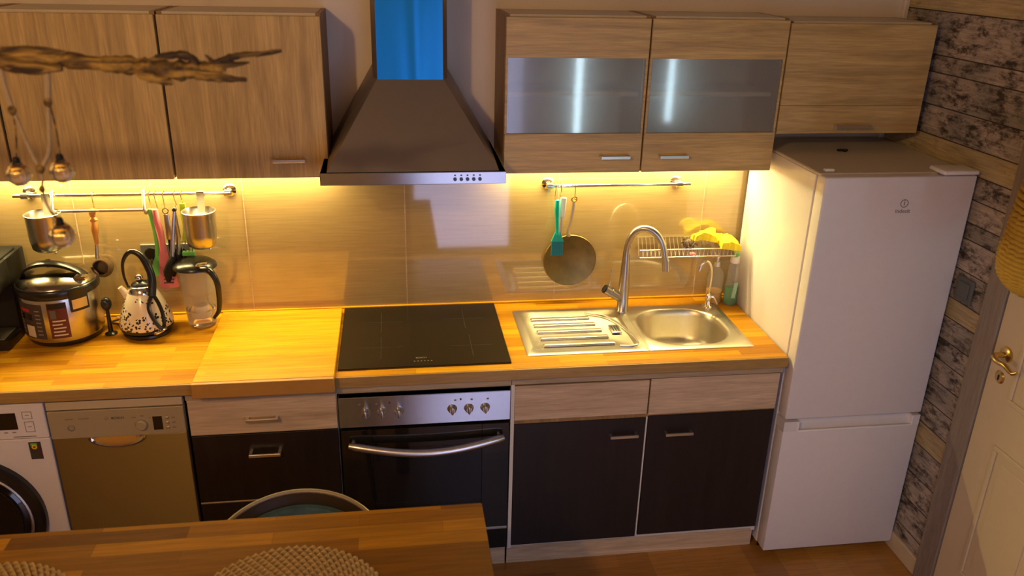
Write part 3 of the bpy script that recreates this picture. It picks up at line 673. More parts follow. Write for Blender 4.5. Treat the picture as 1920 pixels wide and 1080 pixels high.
# ------------------------------------------------------------------ oven
t = thing('oven', (.30, 0, .10), 'built-in oven with steel control panel and bowed steel handle under the hob', 'oven')
part('body', B().box(.004, .600, FY+.022, -.03, .20, .812), 'black_matt', t)
cp = part('control_panel', B().box(.001, .602, FY-.006, FY+.022, .678, .797, .002), 'steel_blue', t)
for i, x in enumerate((.092, .149, .207, .394, .453, .511)):
    k = part('knob', B().lathe([(0, .018), (.010, .018), (.0135, .014), (.0155, .004), (.0175, 0)], (x, FY-.006, .735), (0, -1, 0), 24), 'steel', cp)
    part('knob_grip', B().box(x-.004, x+.004, FY-.031, FY-.022, .721, .749, .003, 2), 'alu', k)
for x in (.072, .131, .405, .463, .520): part('symbol', B().box(x-.004, x+.004, FY-.0068, FY-.0055, .766, .772), 'ink_soft', cp)
for x in (.176, .424): part('pilot_light', B().cyl((x, FY-.0055, .772), (x, FY-.008, .772), .0035, seg=12), 'ink', cp)
d = part('door', B().box(.003, .112, FY-.008, FY+.020, .212, .667, .002).box(.500, .600, FY-.008, FY+.020, .212, .667, .002)
         .box(.112, .500, FY-.008, FY+.020, .590, .667, .0).box(.112, .500, FY-.008, FY+.020, .212, .330, .0), 'black_glass', t)
part('window_pane', B().box(.112, .500, FY-.008, FY-.003, .330, .590), 'tinted', d)
part('cavity', B().box(.112, .500, -.20, -.19, .330, .590).box(.108, .112, FY+.020, -.19, .330, .590).box(.500, .504, FY+.020, -.19, .330, .590).box(.108, .504, FY+.020, -.19, .326, .330), 'oven_inside', d)
b = B().tube([(.118, FY+.026, .420), (.494, FY+.026, .420)], .004, 10)
for i in range(26): b.tube([(.122+.0147*i, FY+.026, .421), (.122+.0147*i, -.23, .421)], .0022, 6)
part('wire_rack', b, 'chrome', d)
pts = [(.030+.548*i/24, FY-.030-.028*math.sin(math.pi*i/24), .619-.028*math.sin(math.pi*i/24)) for i in range(25)]
hb = B().tube(pts, [.010]+[.0145]*23+[.010], 14)
hb.cyl((.045, FY-.006, .617), (.045, FY-.034, .615), .008, seg=14).cyl((.562, FY-.006, .617), (.562, FY-.034, .615), .008, seg=14)
part('handle', hb, 'alu', d)
part('trim_strip', B().box(.003, .600, FY-.004, FY+.016, .198, .208, .001), 'alu', t)
part('drawer_front', B().box(.003, .600, FY, FY+.018, .106, .195, .001), 'black_matt', t)
part('rail', B().box(-.003, .604, FY-.004, FY+.017, .815, WZ-WT-.001), 'oak_rail', t)
part('plinth', B().box(.001, .600, -.546, -.530, 0, .100), 'oak_pale', t)

# ------------------------------------------------------------------ dishwasher
t = thing('dishwasher', (-.725, 0, 0), 'slim silver dishwasher between the washing machine and the drawer cabinet', 'dishwasher')
part('body', B().box(-.940, -.512, FY+.022, -.03, .03, .826), 'black_matt', t)
part('top_strip', B().box(-.940, -.510, FY-.004, FY+.022, .802, .832, .002), 'dw_strip', t)
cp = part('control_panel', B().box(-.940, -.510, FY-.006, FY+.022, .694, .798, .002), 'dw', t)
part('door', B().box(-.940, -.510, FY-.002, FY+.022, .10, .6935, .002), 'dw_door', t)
part('plinth', B().box(-.940, -.510, -.546, -.530, 0, .095), 'black_matt', t)
hx = -.735
b = B()
lo = []
for k, (s, dy, dz) in enumerate(((1.0, -.0075, 0), (.93, -.0085, .001), (.86, -.004, .004), (.6, -.0026, .010))):
    lo.append([(hx+.092*s*math.cos(a), FY+dy, .6935-.040*s*math.sin(a)) for a in [math.pi*i/20 for i in range(21)]])
rg = [[b.bm.verts.new(p) for p in l] for l in lo]
for a, c in zip(rg, rg[1:]):
    for k in range(20): b.bm.faces.new((a[k], a[k+1], c[k+1], c[k]))
b.bm.faces.new(rg[-1])
part('handle_recess', b, 'chrome', t)
part('program_knob', B().lathe([(0, .013), (.015, .013), (.019, .009), (.020, 0)], (-.649, FY-.006, .735), (0, -1, 0), 28), 'dw', cp)
part('display', B().box(-.612, -.582, FY-.0075, FY-.005, .713, .764), 'black_glass', cp)
for z in (.757, .738, .719): part('button', B().box(-.572, -.560, FY-.009, FY-.005, z-.005, z+.005, .002), 'alu', cp)
part('power_button', B().lathe([(.0115, .002), (.0095, .003), (.0095, 0), (.0115, 0)], (-.872, FY-.006, .735), (0, -1, 0), 20, close=True), 'ink_soft', cp)
text('maker_name', 'BOSCH', .0125, (-.722, FY-.0066, .765), 'ink', cp)
part('maker_badge', B().lathe([(.0055, .001), (.0040, .001), (.0040, 0), (.0055, 0)], (-.758, FY-.0062, .765), (0, -1, 0), 16, close=True), 'ink_soft', cp)
for x0, x1, z in ((-.887, -.862, .768), (-.845, -.812, .768), (-.678, -.664, .764), (-.650, -.640, .768), (-.622, -.618, .76), (-.552, -.540, .757), (-.552, -.540, .738), (-.552, -.540, .719)):
    part('marking', B().box(x0, x1, FY-.0068, FY-.005, z-.0018, z+.0018), 'ink_soft', cp)

# ------------------------------------------------------------------ washing machine
t = thing('washing_machine', (-1.25, 0, 0), 'white front loading washing machine with black round door, at lower left', 'washing machine')
WX1 = -.946
part('body', B().box(-1.545, WX1, FY+.012, -.03, .01, .836, .004), 'white', t)
fp = part('front_panel', B().box(-1.545, WX1, FY-.004, FY+.012, .095, .700, .003), 'white', t)
cp = part('control_panel', B().box(-1.545, WX1, FY-.006, FY+.012, .703, .834, .003), 'white', t)
part('display', B().box(-1.22, -1.035, FY-.0075, FY-.005, .740, .802, .001), 'black_glass', cp)
for x0, x1, z0, z1 in ((-1.015, -.985, .778, .805), (-1.013, -.984, .729, .768)):
    b = B()
    for q in ((x0, x1, z0, z0+.0015), (x0, x1, z1-.0015, z1), (x0, x0+.0015, z0, z1), (x1-.0015, x1, z0, z1)): b.box(q[0], q[1], FY-.007, FY-.005, q[2], q[3])
    b.box(x0+.009, x1-.009, FY-.007, FY-.005, (z0+z1)/2-.001, (z0+z1)/2+.001)
    part('touch_button', b, 'ink_soft', cp)
for x in (-1.10, -1.075, -1.05): part('marking', B().box(x-.006, x+.006, FY-.007, FY-.005, .728, .731), 'ink_soft', cp)
text('door_text', 'ecobubble', .010, (-1.022, FY-.0064, .711), 'ink_soft', cp, sx=1.2) if False else part('marking', B().box(-1.055, -.985, FY-.0068, FY-.005, .7105, .7135), 'ink_soft', cp)
en = part('energy_sticker', B().box(-1.016, -.978, FY-.0052, FY-.003, .622, .688), 'ink', fp)
part('sticker_mark', B().box(-1.010, -.990, FY-.0062, FY-.005, .676, .684), 'green_dot', en)
part('sticker_mark', B().cyl((-.999, FY-.0063, .670), (-.999, FY-.005, .670), .009, seg=16), 'yellow_dot', en)
part('sticker_mark', B().cyl((-.999, FY-.0072, .670), (-.999, FY-.005, .670), .004, seg=16), 'red', en)
part('sticker_mark', B().box(-.984, -.979, FY-.0058, FY-.005, .630, .676), 'darkred', en)
WC = (-1.245, FY-.004, .405)
dd = part('door', B().lathe([(.240, 0), (.240, .018), (.232, .030), (.215, .034), (.208, .030)], WC, (0, -1, 0), 64), 'black', t)
part('door_ring', B().lathe([(.209, .028), (.209, .038), (.204, .041), (.199, .038), (.199, .026)], WC, (0, -1, 0), 64), 'steel_soft', dd)
part('door_glass', B().lathe([(.200, .030), (.185, .040), (.13, .030), (.06, .022), (0, .020)], WC, (0, -1, 0), 64), 'black_glass', dd)
part('door_ring', B().lathe([(.176, .040), (.173, .0415), (.170, .040)], WC, (0, -1, 0), 64), 'black_matt', dd)

# ------------------------------------------------------------------ fridge
t = thing('fridge_freezer', (1.91, 0, 0), 'white two door fridge freezer standing by the plank wallpaper', 'fridge')
GX0, GX1, GY = 1.632, 2.182, -.632
part('body', B().box(GX0, GX1, -.565, -.035, .028, 1.560, .003), 'white', t)
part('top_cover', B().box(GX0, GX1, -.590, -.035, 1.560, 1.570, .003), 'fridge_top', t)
part('hinge_cover', B().box(GX1-.135, GX1-.005, -.645, -.555, 1.571, 1.586, .006, 3), 'white_gloss', t)
part('hinge_cover', B().box(GX0+.025, GX0+.060, -.575, -.555, 1.571, 1.580, .003), 'white_gloss', t)
for z0, z1 in ((.640, 1.566), (.036, .630)):
    if z0 > .5: db = B().box(GX0, GX1, GY, -.571, z0, z1, .006, 3)
    else:
        db = B().box(GX0, GX1, GY, -.571, z0, .590, .003, 2).box(GX0, 1.690, GY+.0003, -.571, .586, z1, .0).box(2.150, GX1, GY+.0003, -.571, .586, z1, .0)
        db.prism([(GY+.010, .588), (-.571, .588), (-.571, z1), (GY+.030, z1), (GY+.026, .606)], 2.151-1.689, 'yz', 1.689)
    d = part('door', db, 'white', t)
    part('door_seal', B().box(GX0+.008, GX1-.008, -.571, -.565, z0+.01, z1-.01), 'switch', d)
    if z0 > .5:
        part('emblem', B().lathe([(.0145, .0012), (.0120, .0012), (.0120, 0), (.0145, 0)], (1.931, GY, 1.473), (0, -1, 0), 28, close=True).box(1.9295, 1.9325, GY-.0012, GY, 1.466, 1.480).box(1.9295, 1.9325, GY-.0012, GY, 1.4825, 1.4855), 'ink_soft', d)
        text('maker_name', 'indesit', .021, (1.930, GY-.0006, 1.446), 'ink_soft', d)
    else:
        part('handle_grip', B().box(1.690, 2.150, GY-.003, GY+.004, .585, .593, .002, 2).box(1.686, 1.692, GY-.002, GY+.028, .588, .628, .001).box(2.148, 2.154, GY-.002, GY+.028, .588, .628, .001), 'white_gloss', d)
for x in (GX0+.05, GX1-.05):
    part('foot', B().cyl((x, -.54, 0), (x, -.54, .03), .018), 'black', t)
    part('foot', B().cyl((x, -.08, 0), (x, -.08, .03), .018), 'black', t)
part('base_grille', B().box(GX0+.01, GX1-.01, -.560, -.555, .004, .030), 'black_matt', t)
single('cable_clip', B().box(1.862, 1.902, -.275, -.262, 1.570, 1.578, .002).box(1.880, 1.890, -.285, -.25, 1.570, 1.576, .001), 'black', 'tiny black clip lying on top of the fridge', 'clip', base=(1.88, -.27, 1.570))

# ------------------------------------------------------------------ wall fittings
t = thing('light_switch', (XR, -.685, 1.168), 'square grey light switch on the plank wallpaper beside the fridge', 'switch')
part('frame', B().box(XR-.010, XR-.0005, -.728, -.640, 1.122, 1.212, .003), 'switch', t)
part('rocker', B().box(XR-.014, XR-.009, -.712, -.656, 1.138, 1.196, .002), 'switch', t)
t = thing('wall_socket', (-.69, 0, 1.145), 'grey double socket on the backsplash behind the kettle handle', 'socket')
part('frame', B().box(-.742, -.560, -.016, -.0065, 1.098, 1.178, .002), 'switch', t)
for x in (-.703, -.600):
    q = part('socket_insert', B().lathe([(.024, 0), (.026, .0), (.028, .003), (.026, .004), (.022, .0005), (0, .0005)], (x, -.016, 1.138), (0, -1, 0), 24), 'black', t)

# ------------------------------------------------------------------ rails
def rail(name, label, x0, x1, z, y, mounts, r=.0065):
    t = thing(name, ((x0+x1)/2, 0, z), label, 'rail')
    part('bar', B().cyl((x0, y, z), (x1, y, z), r, seg=16), 'chrome', t)
    for mx_ in mounts:
        part('mount', B().lathe([(0, 0), (.024, 0), (.024, .004), (.018, .010), (.010, .014), (.008, .03), (.008, -y-.006)], (mx_, -.006, z), (0, -1, 0), 24)
             .lathe([(.008, -.012), (.012, -.012), (.012, .012), (.008, .012)], (mx_, y, z), (1, 0, 0), 20), 'chrome', t)
    return t
RY = -.052
rail('utensil_rail', 'long chrome rail with cups and utensils, under the left wall cabinets', -1.135, -.385, 1.384, RY, (-1.095, -.395))
rail('utensil_rail', 'short chrome rail above the round pan, under the glass fronted cabinets', .802, 1.385, 1.392, RY, (.815, 1.340))
t = thing('hanging_rail', (-.84, RY-.035, 1.335), 'short lower chrome rod hooked onto the left rail, behind the wooden handle', 'rail')
RY2 = RY-.030
part('bar', B().cyl((-.998, RY2, 1.333), (-.672, RY2, 1.333), .0055, seg=14), 'chrome', t)
for x in (-1.0, -.688):
    part('hook', B().tube(smooth([(x, RY+.012, 1.378), (x, RY+.008, 1.396), (x, RY-.006, 1.399), (x, RY-.014, 1.388), (x+.004, RY2-.008, 1.352), (x+.006, RY2-.012, 1.333), (x+.006, RY2, 1.321), (x+.006, RY2+.012, 1.330)]), .0055, 10), 'steel_soft', t)

def s_hook(x, ztop, zbot, label, y=RY, xb=None, m='brass'):
    xb = x if xb is None else xb
    pts = smooth([(x, y+.012, ztop-.006), (x, y+.010, ztop+.007), (x, y, ztop+.0115), (x, y-.010, ztop+.005), (x+(xb-x)*.5, y-.010, (ztop+zbot)/2), (xb, y-.006, zbot+.004), (xb, y-.014, zbot-.006), (xb, y-.023, zbot+.002)], 5)
    return single('s_hook', B().tube(pts, .0018, 8), m, label, 'hook', 'brass s-hooks on the chrome rails', base=(x, y, zbot))

# steel cups hung by a flat strap from the rail
def cup(x, zt, label):
    y = RY-.060; r = .056
    t = thing('hanging_cup', (x, y, zt-.13), label, 'cup', 'steel cups hanging from the left rail')
    part('body', B().lathe([(0, .006), (.038, .005), (.047, .014), (.053, .05), (.0545, .13), (.058, .137), (.060, .136), (.0575, .128), (.0565, .05), (.051, .010), (.040, 0), (0, 0)], (x, y, zt-.135), seg=40), 'steel', t, ang=60)
    part('hook_strap', B().box(x-.013, x+.013, RY-.011, RY-.009, zt-.02, zt+.058).box(x-.013, x+.013, RY-.011, RY+.012, zt+.056, zt+.0585).box(x-.013, x+.013, RY+.010, RY+.012, zt+.035, zt+.0585), 'steel_soft', t)
    part('foot_knob', B().ball((x+.030, y-.022, zt-.139), .005, 12), 'chrome', t)
cup(-1.025, 1.335, 'steel cup hanging above the pressure cooker, partly behind a glass bulb')
cup(-.492, 1.335, 'steel cup hanging above the water filter jug')

# small turkish coffee pot with turned handle
x = -.868
s_hook(-.866, 1.384, 1.340, 'brass s-hook holding the coffee pot with turned wooden handle')
t = thing('coffee_pot', (x, RY-.03, 1.08), 'small brown pot hanging by its turned wooden handle beside the cooker', 'pot')
yy = RY-.022
part('handle', B().lathe([(0, 0), (.006, 0), (.012, .006), (.013, .018), (.009, .030), (.0145, .040), (.011, .046), (.0135, .062), (.013, .080), (.009, .105), (.0065, .135), (0, .135)], (x, yy, 1.338), Vector((-.04, 0, -1)), 20), 'turned_wood', t)
part('shaft', B().tube([(x-.006, yy, 1.206), (x-.010, yy-.004, 1.150)], [.0055, .0075], 12), 'steel_soft', t)
part('pot', B().lathe([(0, 0), (.032, 0), (.037, .005), (.038, .016), (.031, .030), (.029, .036), (.031, .040), (.028, .041), (.026, .034), (.029, .028), (.034, .016), (.032, .006), (0, .005)], (x-.012, RY+.030, 1.095), Vector((0, -1, .25)), 32), 'pot_brown', t, ang=60)

# utensils on the left rail
def flat(b, pts, y, th, mi=0): return b.prism(pts, -th, 'xz', y, mi)
yu = RY-.020
s_hook(-.672, 1.384, 1.332, 'brass s-hook holding the green spatula', xb=-.668)
t = thing('spatula', (-.668, yu, 1.09), 'green silicone spatula hanging on the left rail beside the pink turner', 'spatula')
part('handle', B().tube(smooth([(-.667, yu, 1.335), (-.668, yu, 1.30), (-.664, yu, 1.25), (-.664, yu, 1.19), (-.668, yu, 1.155)]), lerp([.010, .011, .008, .0075, .008]), 12), 'green', t)
part('blade', flat(B(), [(-.672, 1.16), (-.662, 1.16), (-.657, 1.13), (-.660, 1.085), (-.672, 1.072), (-.696, 1.075), (-.700, 1.085), (-.690, 1.115)], yu+.003, .007), 'green', t)
s_hook(-.652, 1.384, 1.332, 'brass s-hook holding the pink turner', xb=-.648)
t = thing('slotted_turner', (-.642, yu-.012, 1.03), 'pink silicone slotted turner hanging between the green spatula and the tongs', 'turner')
yt = yu-.010
part('handle', B().tube(smooth([(-.651, yt, 1.335), (-.648, yt, 1.29), (-.643, yt, 1.24), (-.641, yt, 1.17)]), lerp([.010, .013, .013, .011]), 12), 'pink', t)
b = B()
hd_ = [(-.652, 1.20), (-.630, 1.20), (-.624, 1.14), (-.605, 1.06), (-.600, 1.035), (-.606, 1.028), (-.660, 1.022), (-.672, 1.030), (-.668, 1.08), (-.660, 1.14)]
flat(b, hd_, yt+.004, .006)
hb_ = part('blade', b, 'pink', t)
for i in range(5): part('slot', B().box(-.655+.002*i, -.620+.003*i, yt-.0030, yt-.0015, 1.045+.014*i, 1.0495+.014*i), 'darkred', hb_)
s_hook(-.622, 1.384, 1.335, 'brass s-hook holding the steel handled utensil with black tip')
t = thing('kitchen_utensil', (-.618, yu, 1.15), 'steel handled utensil with black tip hanging left of the tongs', 'utensil')
part('handle', B().lathe([(.0085, -.003), (.0115, -.003), (.0115, .003), (.0085, .003)], (-.617, yu, 1.326), (0, -1, 0), 20, close=True).box(-.626, -.606, yu-.006, yu+.006, 1.215, 1.315, .004, 2), 'steel', t)
part('tip', flat(B(), [(-.622, 1.216), (-.608, 1.216), (-.602, 1.16), (-.612, 1.128), (-.622, 1.165)], yu+.004, .008), 'black', t)
s_hook(-.585, 1.384, 1.345, 'brass s-hook holding the black tipped tongs', xb=-.580)
t = thing('tongs', (-.59, yu-.03, 1.06), 'steel kitchen tongs with black nylon tips hanging diagonally', 'tongs')
yq = yu-.026
part('arm', B().tube([(-.579, yq, 1.335), (-.596, yq-.004, 1.23), (-.607, yq-.010, 1.145)], [.006, .0085, .007], 10), 'steel', t)
part('arm', B().tube([(-.579, yq, 1.335), (-.580, yq+.014, 1.23), (-.592, yq+.016, 1.145)], [.006, .0085, .007], 10), 'steel', t)
part('joint', B().ball((-.579, yq, 1.338), .009, 14), 'black', t)
part('tip', B().tube(smooth([(-.603, yq-.008, 1.160), (-.612, yq-.012, 1.135), (-.626, yq-.012, 1.10), (-.630, yq-.012, 1.062)]), lerp([.009, .016, .018, .008]), 12), 'black_matt', t)
part('tip', B().tube(smooth([(-.590, yq+.014, 1.160), (-.598, yq+.014, 1.135), (-.608, yq+.012, 1.105), (-.616, yq+.010, 1.075)]), lerp([.008, .013, .014, .007]), 12), 'black_matt', t)
s_hook(-.560, 1.384, 1.345, 'brass s-hook holding the lime green masher', xb=-.556)
t = thing('potato_masher', (-.555, yu, 1.11), 'lime green masher with wire loops hanging behind the right steel cup', 'masher')
part('handle', flat(B(), [(-.564, 1.352), (-.545, 1.352), (-.545, 1.30), (-.549, 1.27), (-.540, 1.205), (-.572, 1.205), (-.562, 1.27), (-.566, 1.30)], yu+.006, .010), 'lime', t)
part('collar', B().box(-.578, -.532, yu-.010, yu+.008, 1.150, 1.168, .003), 'green', t)
b = B()
for i in range(4): b.tube(smooth([(-.573+.012*i, yu-.004, 1.21), (-.575+.012*i, yu-.006, 1.16), (-.574+.012*i, yu-.010, 1.11), (-.566+.010*i, yu+.006, 1.10)]), .0018, 6)
part('wire_loop', b, 'chrome', t)

# items on the right rail
s_hook(.838, 1.392, 1.345, 'brass s-hook holding the teal pastry brush')
t = thing('pastry_brush', (.846, yu, 1.115), 'teal silicone pastry brush hanging left of the round pan', 'brush')
yb = yu-.012
part('handle', B().tube(smooth([(.842, yb, 1.344), (.842, yb, 1.31), (.844, yb, 1.27), (.846, yb, 1.225), (.848, yb, 1.205)]), lerp([.009, .0115, .009, .007, .010]), 12)
     .hexa([(.824, yb-.006, 1.176), (.873, yb-.006, 1.176), (.873, yb+.006, 1.176), (.824, yb+.006, 1.176)], [(.839, yb-.005, 1.214), (.857, yb-.005, 1.214), (.857, yb+.005, 1.214), (.839, yb+.005, 1.214)]), 'teal', t)
b = B()
for i in range(9): b.box(.8255+.0052*i, .8300+.0052*i, yb-.005, yb+.005, 1.116+.002*(i % 2), 1.177)
part('bristles', b, 'teal_dark', t)
s_hook(.860, 1.392, 1.352, 'brass s-hook holding the white handled knife')
t = thing('knife', (.866, yu, 1.20), 'white handled knife hanging behind the teal brush', 'knife')
part('handle', B().box(.856, .882, yu-.004, yu+.006, 1.270, 1.352, .008, 3).rot((.868, yu, 1.35), (0, 1, 0), R(4)), 'white_gloss', t)
part('blade', B().box(.861, .866, yu-.001, yu+.002, 1.185, 1.272), 'steel', t)
s_hook(.916, 1.392, 1.345, 'brass s-hook holding the round flat pan')
t = thing('flat_pan', (.913, -.02, .97), 'round brown flat griddle pan hanging from the right rail', 'pan')
PC = (.915, -.024, 1.074)
part('plate', B().lathe([(0, .010), (.104, .010), (.108, .012), (.1095, .010), (.1095, .003), (.106, 0), (0, 0)], PC, (0, -1, 0), 56), 'pan_metal' if 'pan_metal' in M else 'pot_brown', t)
part('handle', B().tube(smooth([(.905, -.033, 1.180), (.900, -.040, 1.21), (.908, -.045, 1.25), (.914, -.048, 1.30), (.915, -.05, 1.33)]), lerp([.009, .006, .0065, .007, .006]), 10), 'steel_soft', t)
part('handle_ring', B().tube([(.916+.010*math.cos(a), -.052, 1.337+.010*math.sin(a)) for a in [2*math.pi*i/16 for i in range(16)]], .0032, 8, closed=True), 'brass', t)

# wire shelf with sponges
t = thing('wire_shelf', (1.39, 0, 1.15), 'chrome wire shelf on the backsplash beneath the right rail', 'shelf')
b = B()
def P(x, u): return (x - .03*u, -.012-.135*u, 1.158-.040*u)
X0, X1 = 1.200, 1.600
for u in (0, 1): b.tube([P(X0, u), P(X1, u)], .0030, 8)
b.tube([(X0-.03, -.147, 1.150), (X1-.03, -.147, 1.150)], .0026, 8)
for x in (X0, X1): b.tube([P(x, 0), P(x, 1), (x-.03, -.147, 1.150)], .0028, 8)
for x in (1.28, 1.52): b.tube([P(x, 0), (x, -.006, 1.158)], .003, 6)
part('frame', b, 'wire', t)
b = B(); n = 24
for i in range(1, n):
    x = X0+(X1-X0)*i/n; b.tube([P(x, 0), P(x, 1), (x-.03, -.147, 1.150)], .0016, 6)
part('wires', b, 'wire', t)
def cloth(name, x0, x1, z, lab, tilt, y0, y1, hh, seed):
    rnd = random.Random(seed); b = B(); nx, ny = 12, 8; g = []
    for lay in (0, 1):
        for j in range(ny+1):
            for i in range(nx+1):
                u, v = i/nx, j/ny
                zz = z + tilt*(u-.5) + .012*math.sin(3*u+seed)*math.sin(4*v+seed) + (hh if lay else 0)*(.6+.4*math.sin(math.pi*u))
                g.append(b.bm.verts.new((x0+(x1-x0)*u+.004*rnd.uniform(-1, 1)+.01*(v-.5), y0+(y1-y0)*v+.004*rnd.uniform(-1, 1), zz+.0015*rnd.uniform(-1, 1)-.02*v*0)))
    W = nx+1; N = W*(ny+1)
    for j in range(ny):
        for i in range(nx):
            a = j*W+i
            b.bm.faces.new((g[a], g[a+1], g[a+W+1], g[a+W])); b.bm.faces.new((g[N+a], g[N+a+W], g[N+a+W+1], g[N+a+1]))
    edge = [i for i in range(W)] + [W*(j+1)-1+0 for j in range(1, ny+1)] + [N-1-i for i in range(1, W)] + [W*j for j in range(ny-1, 0, -1)]
    for a, c in zip(edge, edge[1:]+edge[:1]): b.bm.faces.new((g[a], g[a+N], g[c+N], g[c]))
    return single(name, b, 'yellow', lab, 'sponge', base=((x0+x1)/2, (y0+y1)/2, z))
cloth('sponge_cloth', 1.415, 1.508, 1.166, 'yellow sponge cloth curled up on wire shelf beside the brown scourer', .010, -.110, -.030, .032, 1)
cloth('sponge_cloth', 1.512, 1.592, 1.146, 'yellow sponge cloth at right end of wire shelf by the fridge', -.012, -.156, -.030, .034, 3)
b = B(); rnd = random.Random(5)
for i in range(46):
    a, e = rnd.uniform(0, 6.28), rnd.uniform(-1.2, 1.4); c = Vector((1.388+.008*rnd.uniform(-1, 1), -.095+.008*rnd.uniform(-1, 1), 1.157)); r_ = .026
    d0 = Vector((math.cos(a)*math.cos(e), math.sin(a)*math.cos(e), math.sin(e)*.75)); p1 = c+d0*r_*rnd.uniform(.7, 1)
    b.tube(smooth([c, c+d0*r_*.5+Vector((rnd.uniform(-.008, .008),)*3), p1, p1+Vector((rnd.uniform(-.012, .012), rnd.uniform(-.012, .012), -.008))], 4), .0024, 5)
b.ball((1.388, -.095, 1.157), .019, 14)
single('scourer', b, 'scourer', 'brown wiry pot scourer on the wire shelf beside the yellow cloth', 'scourer', base=(1.388, -.095, 1.135))
single('sponge_scrap', B().box(1.385, 1.405, -.140, -.120, 1.119, 1.130, .003), 'pink', 'tiny pinkish scrap at front edge of wire shelf under scourer', 'sponge', base=(1.395, -.13, 1.12))

# bottles in the corner
x, y = 1.594, -.098
t = thing('dish_soap_bottle', (x, y, WZ), 'clear dish soap bottle half full of green liquid, against the fridge', 'bottle')
k = .66
prof = [(0, 0), (.026, 0), (.030, .006), (.031, .05), (.029, .09), (.024, .12), (.026, .145), (.022, .175), (.012, .190), (.012, .196)]
part('body', B().lathe(prof+[(r_-.0012, h_) for r_, h_ in prof[::-1] if r_ > .01], (x, y, WZ+.0005), seg=32, sy=k), 'bottle_clear', t, ang=60)
part('liquid', B().lathe([(0, .001), (.0245, .0015), (.0283, .007), (.0293, .05), (.0285, .078), (0, .078)], (x, y, WZ+.0005), seg=32, sy=k), 'soap', t, ang=60)
part('label', B().lathe([(.0315, .035), (.0300, .085), (.0285, .105)], (x, y, WZ), seg=32, sy=k+.01), 'label_tr' if 'label_tr' in M else 'teal', t) if False else None
b = B().box(x-.003, x+.014, y-.0225, y-.0212, WZ+.035, WZ+.105, .0004).rot((x, y, WZ+.07), (0, 1, 0), R(6))
part('label', b, 'label_green', t)['label'] = 'slim pale label'
part('cap', B().lathe([(0, .186), (.0185, .186), (.0195, .190), (.018, .212), (.010, .214), (0, .214)], (x, y, WZ), seg=24), 'white_gloss', t)
part('nozzle', B().lathe([(.011, .213), (.013, .218), (.0125, .230), (.007, .236), (0, .236)], (x, y, WZ), seg=20), 'green', t)
x, y = 1.535, -.062
t = thing('pump_bottle', (x, y, WZ), 'transparent pump bottle with amber soap behind the filter tap', 'bottle')
prof = [(0, 0), (.032, 0), (.034, .006), (.034, .11), (.030, .135), (.015, .152), (.014, .165)]
part('body', B().lathe(prof+[(r_-.0012, h_) for r_, h_ in prof[::-1] if r_ > .01], (x, y, WZ+.0005), seg=32), 'bottle_clear', t, ang=60)
part('liquid', B().lathe([(0, .001), (.031, .0015), (.0325, .007), (.0325, .050), (0, .050)], (x, y, WZ+.0005), seg=32), 'amber', t, ang=60)
part('pump', B().lathe([(0, .160), (.016, .160), (.016, .180), (.007, .182), (.007, .196), (.011, .197), (.011, .212), (0, .213)], (x, y, WZ), seg=24).tube([(x, y, WZ+.205), (x-.03, y-.012, WZ+.203)], .004, 8), 'alu', t)

# ------------------------------------------------------------------ appliances on the left of the worktop
t = thing('coffee_machine', (-1.27, -.15, WZ), 'black coffee machine cut off by the left edge of photo', 'coffee machine')
CX1 = -1.150
part('body', B().box(-1.42, CX1, -.17, -.020, WZ+.001, 1.190, .008, 2).box(-1.42, CX1, -.285, -.16, 1.090, 1.190, .010, 2), 'black_matt', t)
part('side_panel', B().box(CX1-.004, CX1+.001, -.280, -.025, WZ+.01, 1.21, .001), 'black_matt', t) if False else None
part('water_tank_lid', B().box(-1.40, CX1-.012, -.26, -.06, 1.1905, 1.196, .003), 'black_matt', t)
dt = part('drip_tray', B().box(-1.42, CX1, -.290, -.165, WZ+.001, WZ+.040, .004), 'black', t)
part('tray_grid', B().box(-1.41, CX1-.012, -.280, -.175, WZ+.040, WZ+.043, .001), 'steel_soft', dt)
part('spout', B().cyl((-1.27, -.225, 1.092), (-1.27, -.225, 1.065), .022, .016), 'black', t)
part('top_button', B().cyl((-1.175, -.20, 1.196), (-1.175, -.20, 1.202), .008), 'alu', t)

x, y = -1.000, -.156
t = thing('pressure_cooker', (x, y, WZ), 'round steel electric pressure cooker with black lid handle and stickers', 'cooker')
t.scale = (.95, .95, 1)
part('base', B().lathe([(0, .001), (.118, .001), (.128, .008), (.134, .022), (.134, .026), (0, .026)], (x, y, WZ), seg=56), 'black', t)
part('body', B().lathe([(0, .024), (.134, .024), (.1385, .034), (.1385, .185), (.136, .190), (0, .190)], (x, y, WZ), seg=64), 'steel', t, ang=40)
part('collar', B().lathe([(.100, .186), (.140, .186), (.144, .192), (.144, .216), (.138, .222), (.100, .222)], (x, y, WZ), seg=64, close=True), 'black', t, ang=50)
ld = part('lid', B().lathe([(0, .262), (.035, .261), (.080, .254), (.118, .240), (.137, .226), (.139, .220), (0, .215)], (x, y, WZ), seg=64), 'lid_metal' if 'lid_metal' in M else 'nickel', t, ang=50)
hbm = B()
pts = smooth([(x-.112, y-.030, WZ+.240), (x-.085, y-.035, WZ+.275), (x-.03, y-.035, WZ+.292), (x+.04, y-.035, WZ+.286), (x+.095, y-.033, WZ+.262), (x+.118, y-.03, WZ+.240)])
for p in pts: pass
n = len(pts); rings = []
for i, p in enumerate(pts):
    wdt = .020; th = .007
    rings.append([hbm.bm.verts.new(p+Vector((0, a*wdt, c*th))) for a, c in ((-1, -1), (-1, .4), (-.6, 1), (.6, 1), (1, .4), (1, -1))])
for a, c in zip(rings, rings[1:]):
    for k in range(6): hbm.bm.faces.new((a[k], a[(k+1) % 6], c[(k+1) % 6], c[k]))
hbm.bm.faces.new(rings[0][::-1]); hbm.bm.faces.new(rings[-1])
part('lid_handle', hbm, 'black', ld)
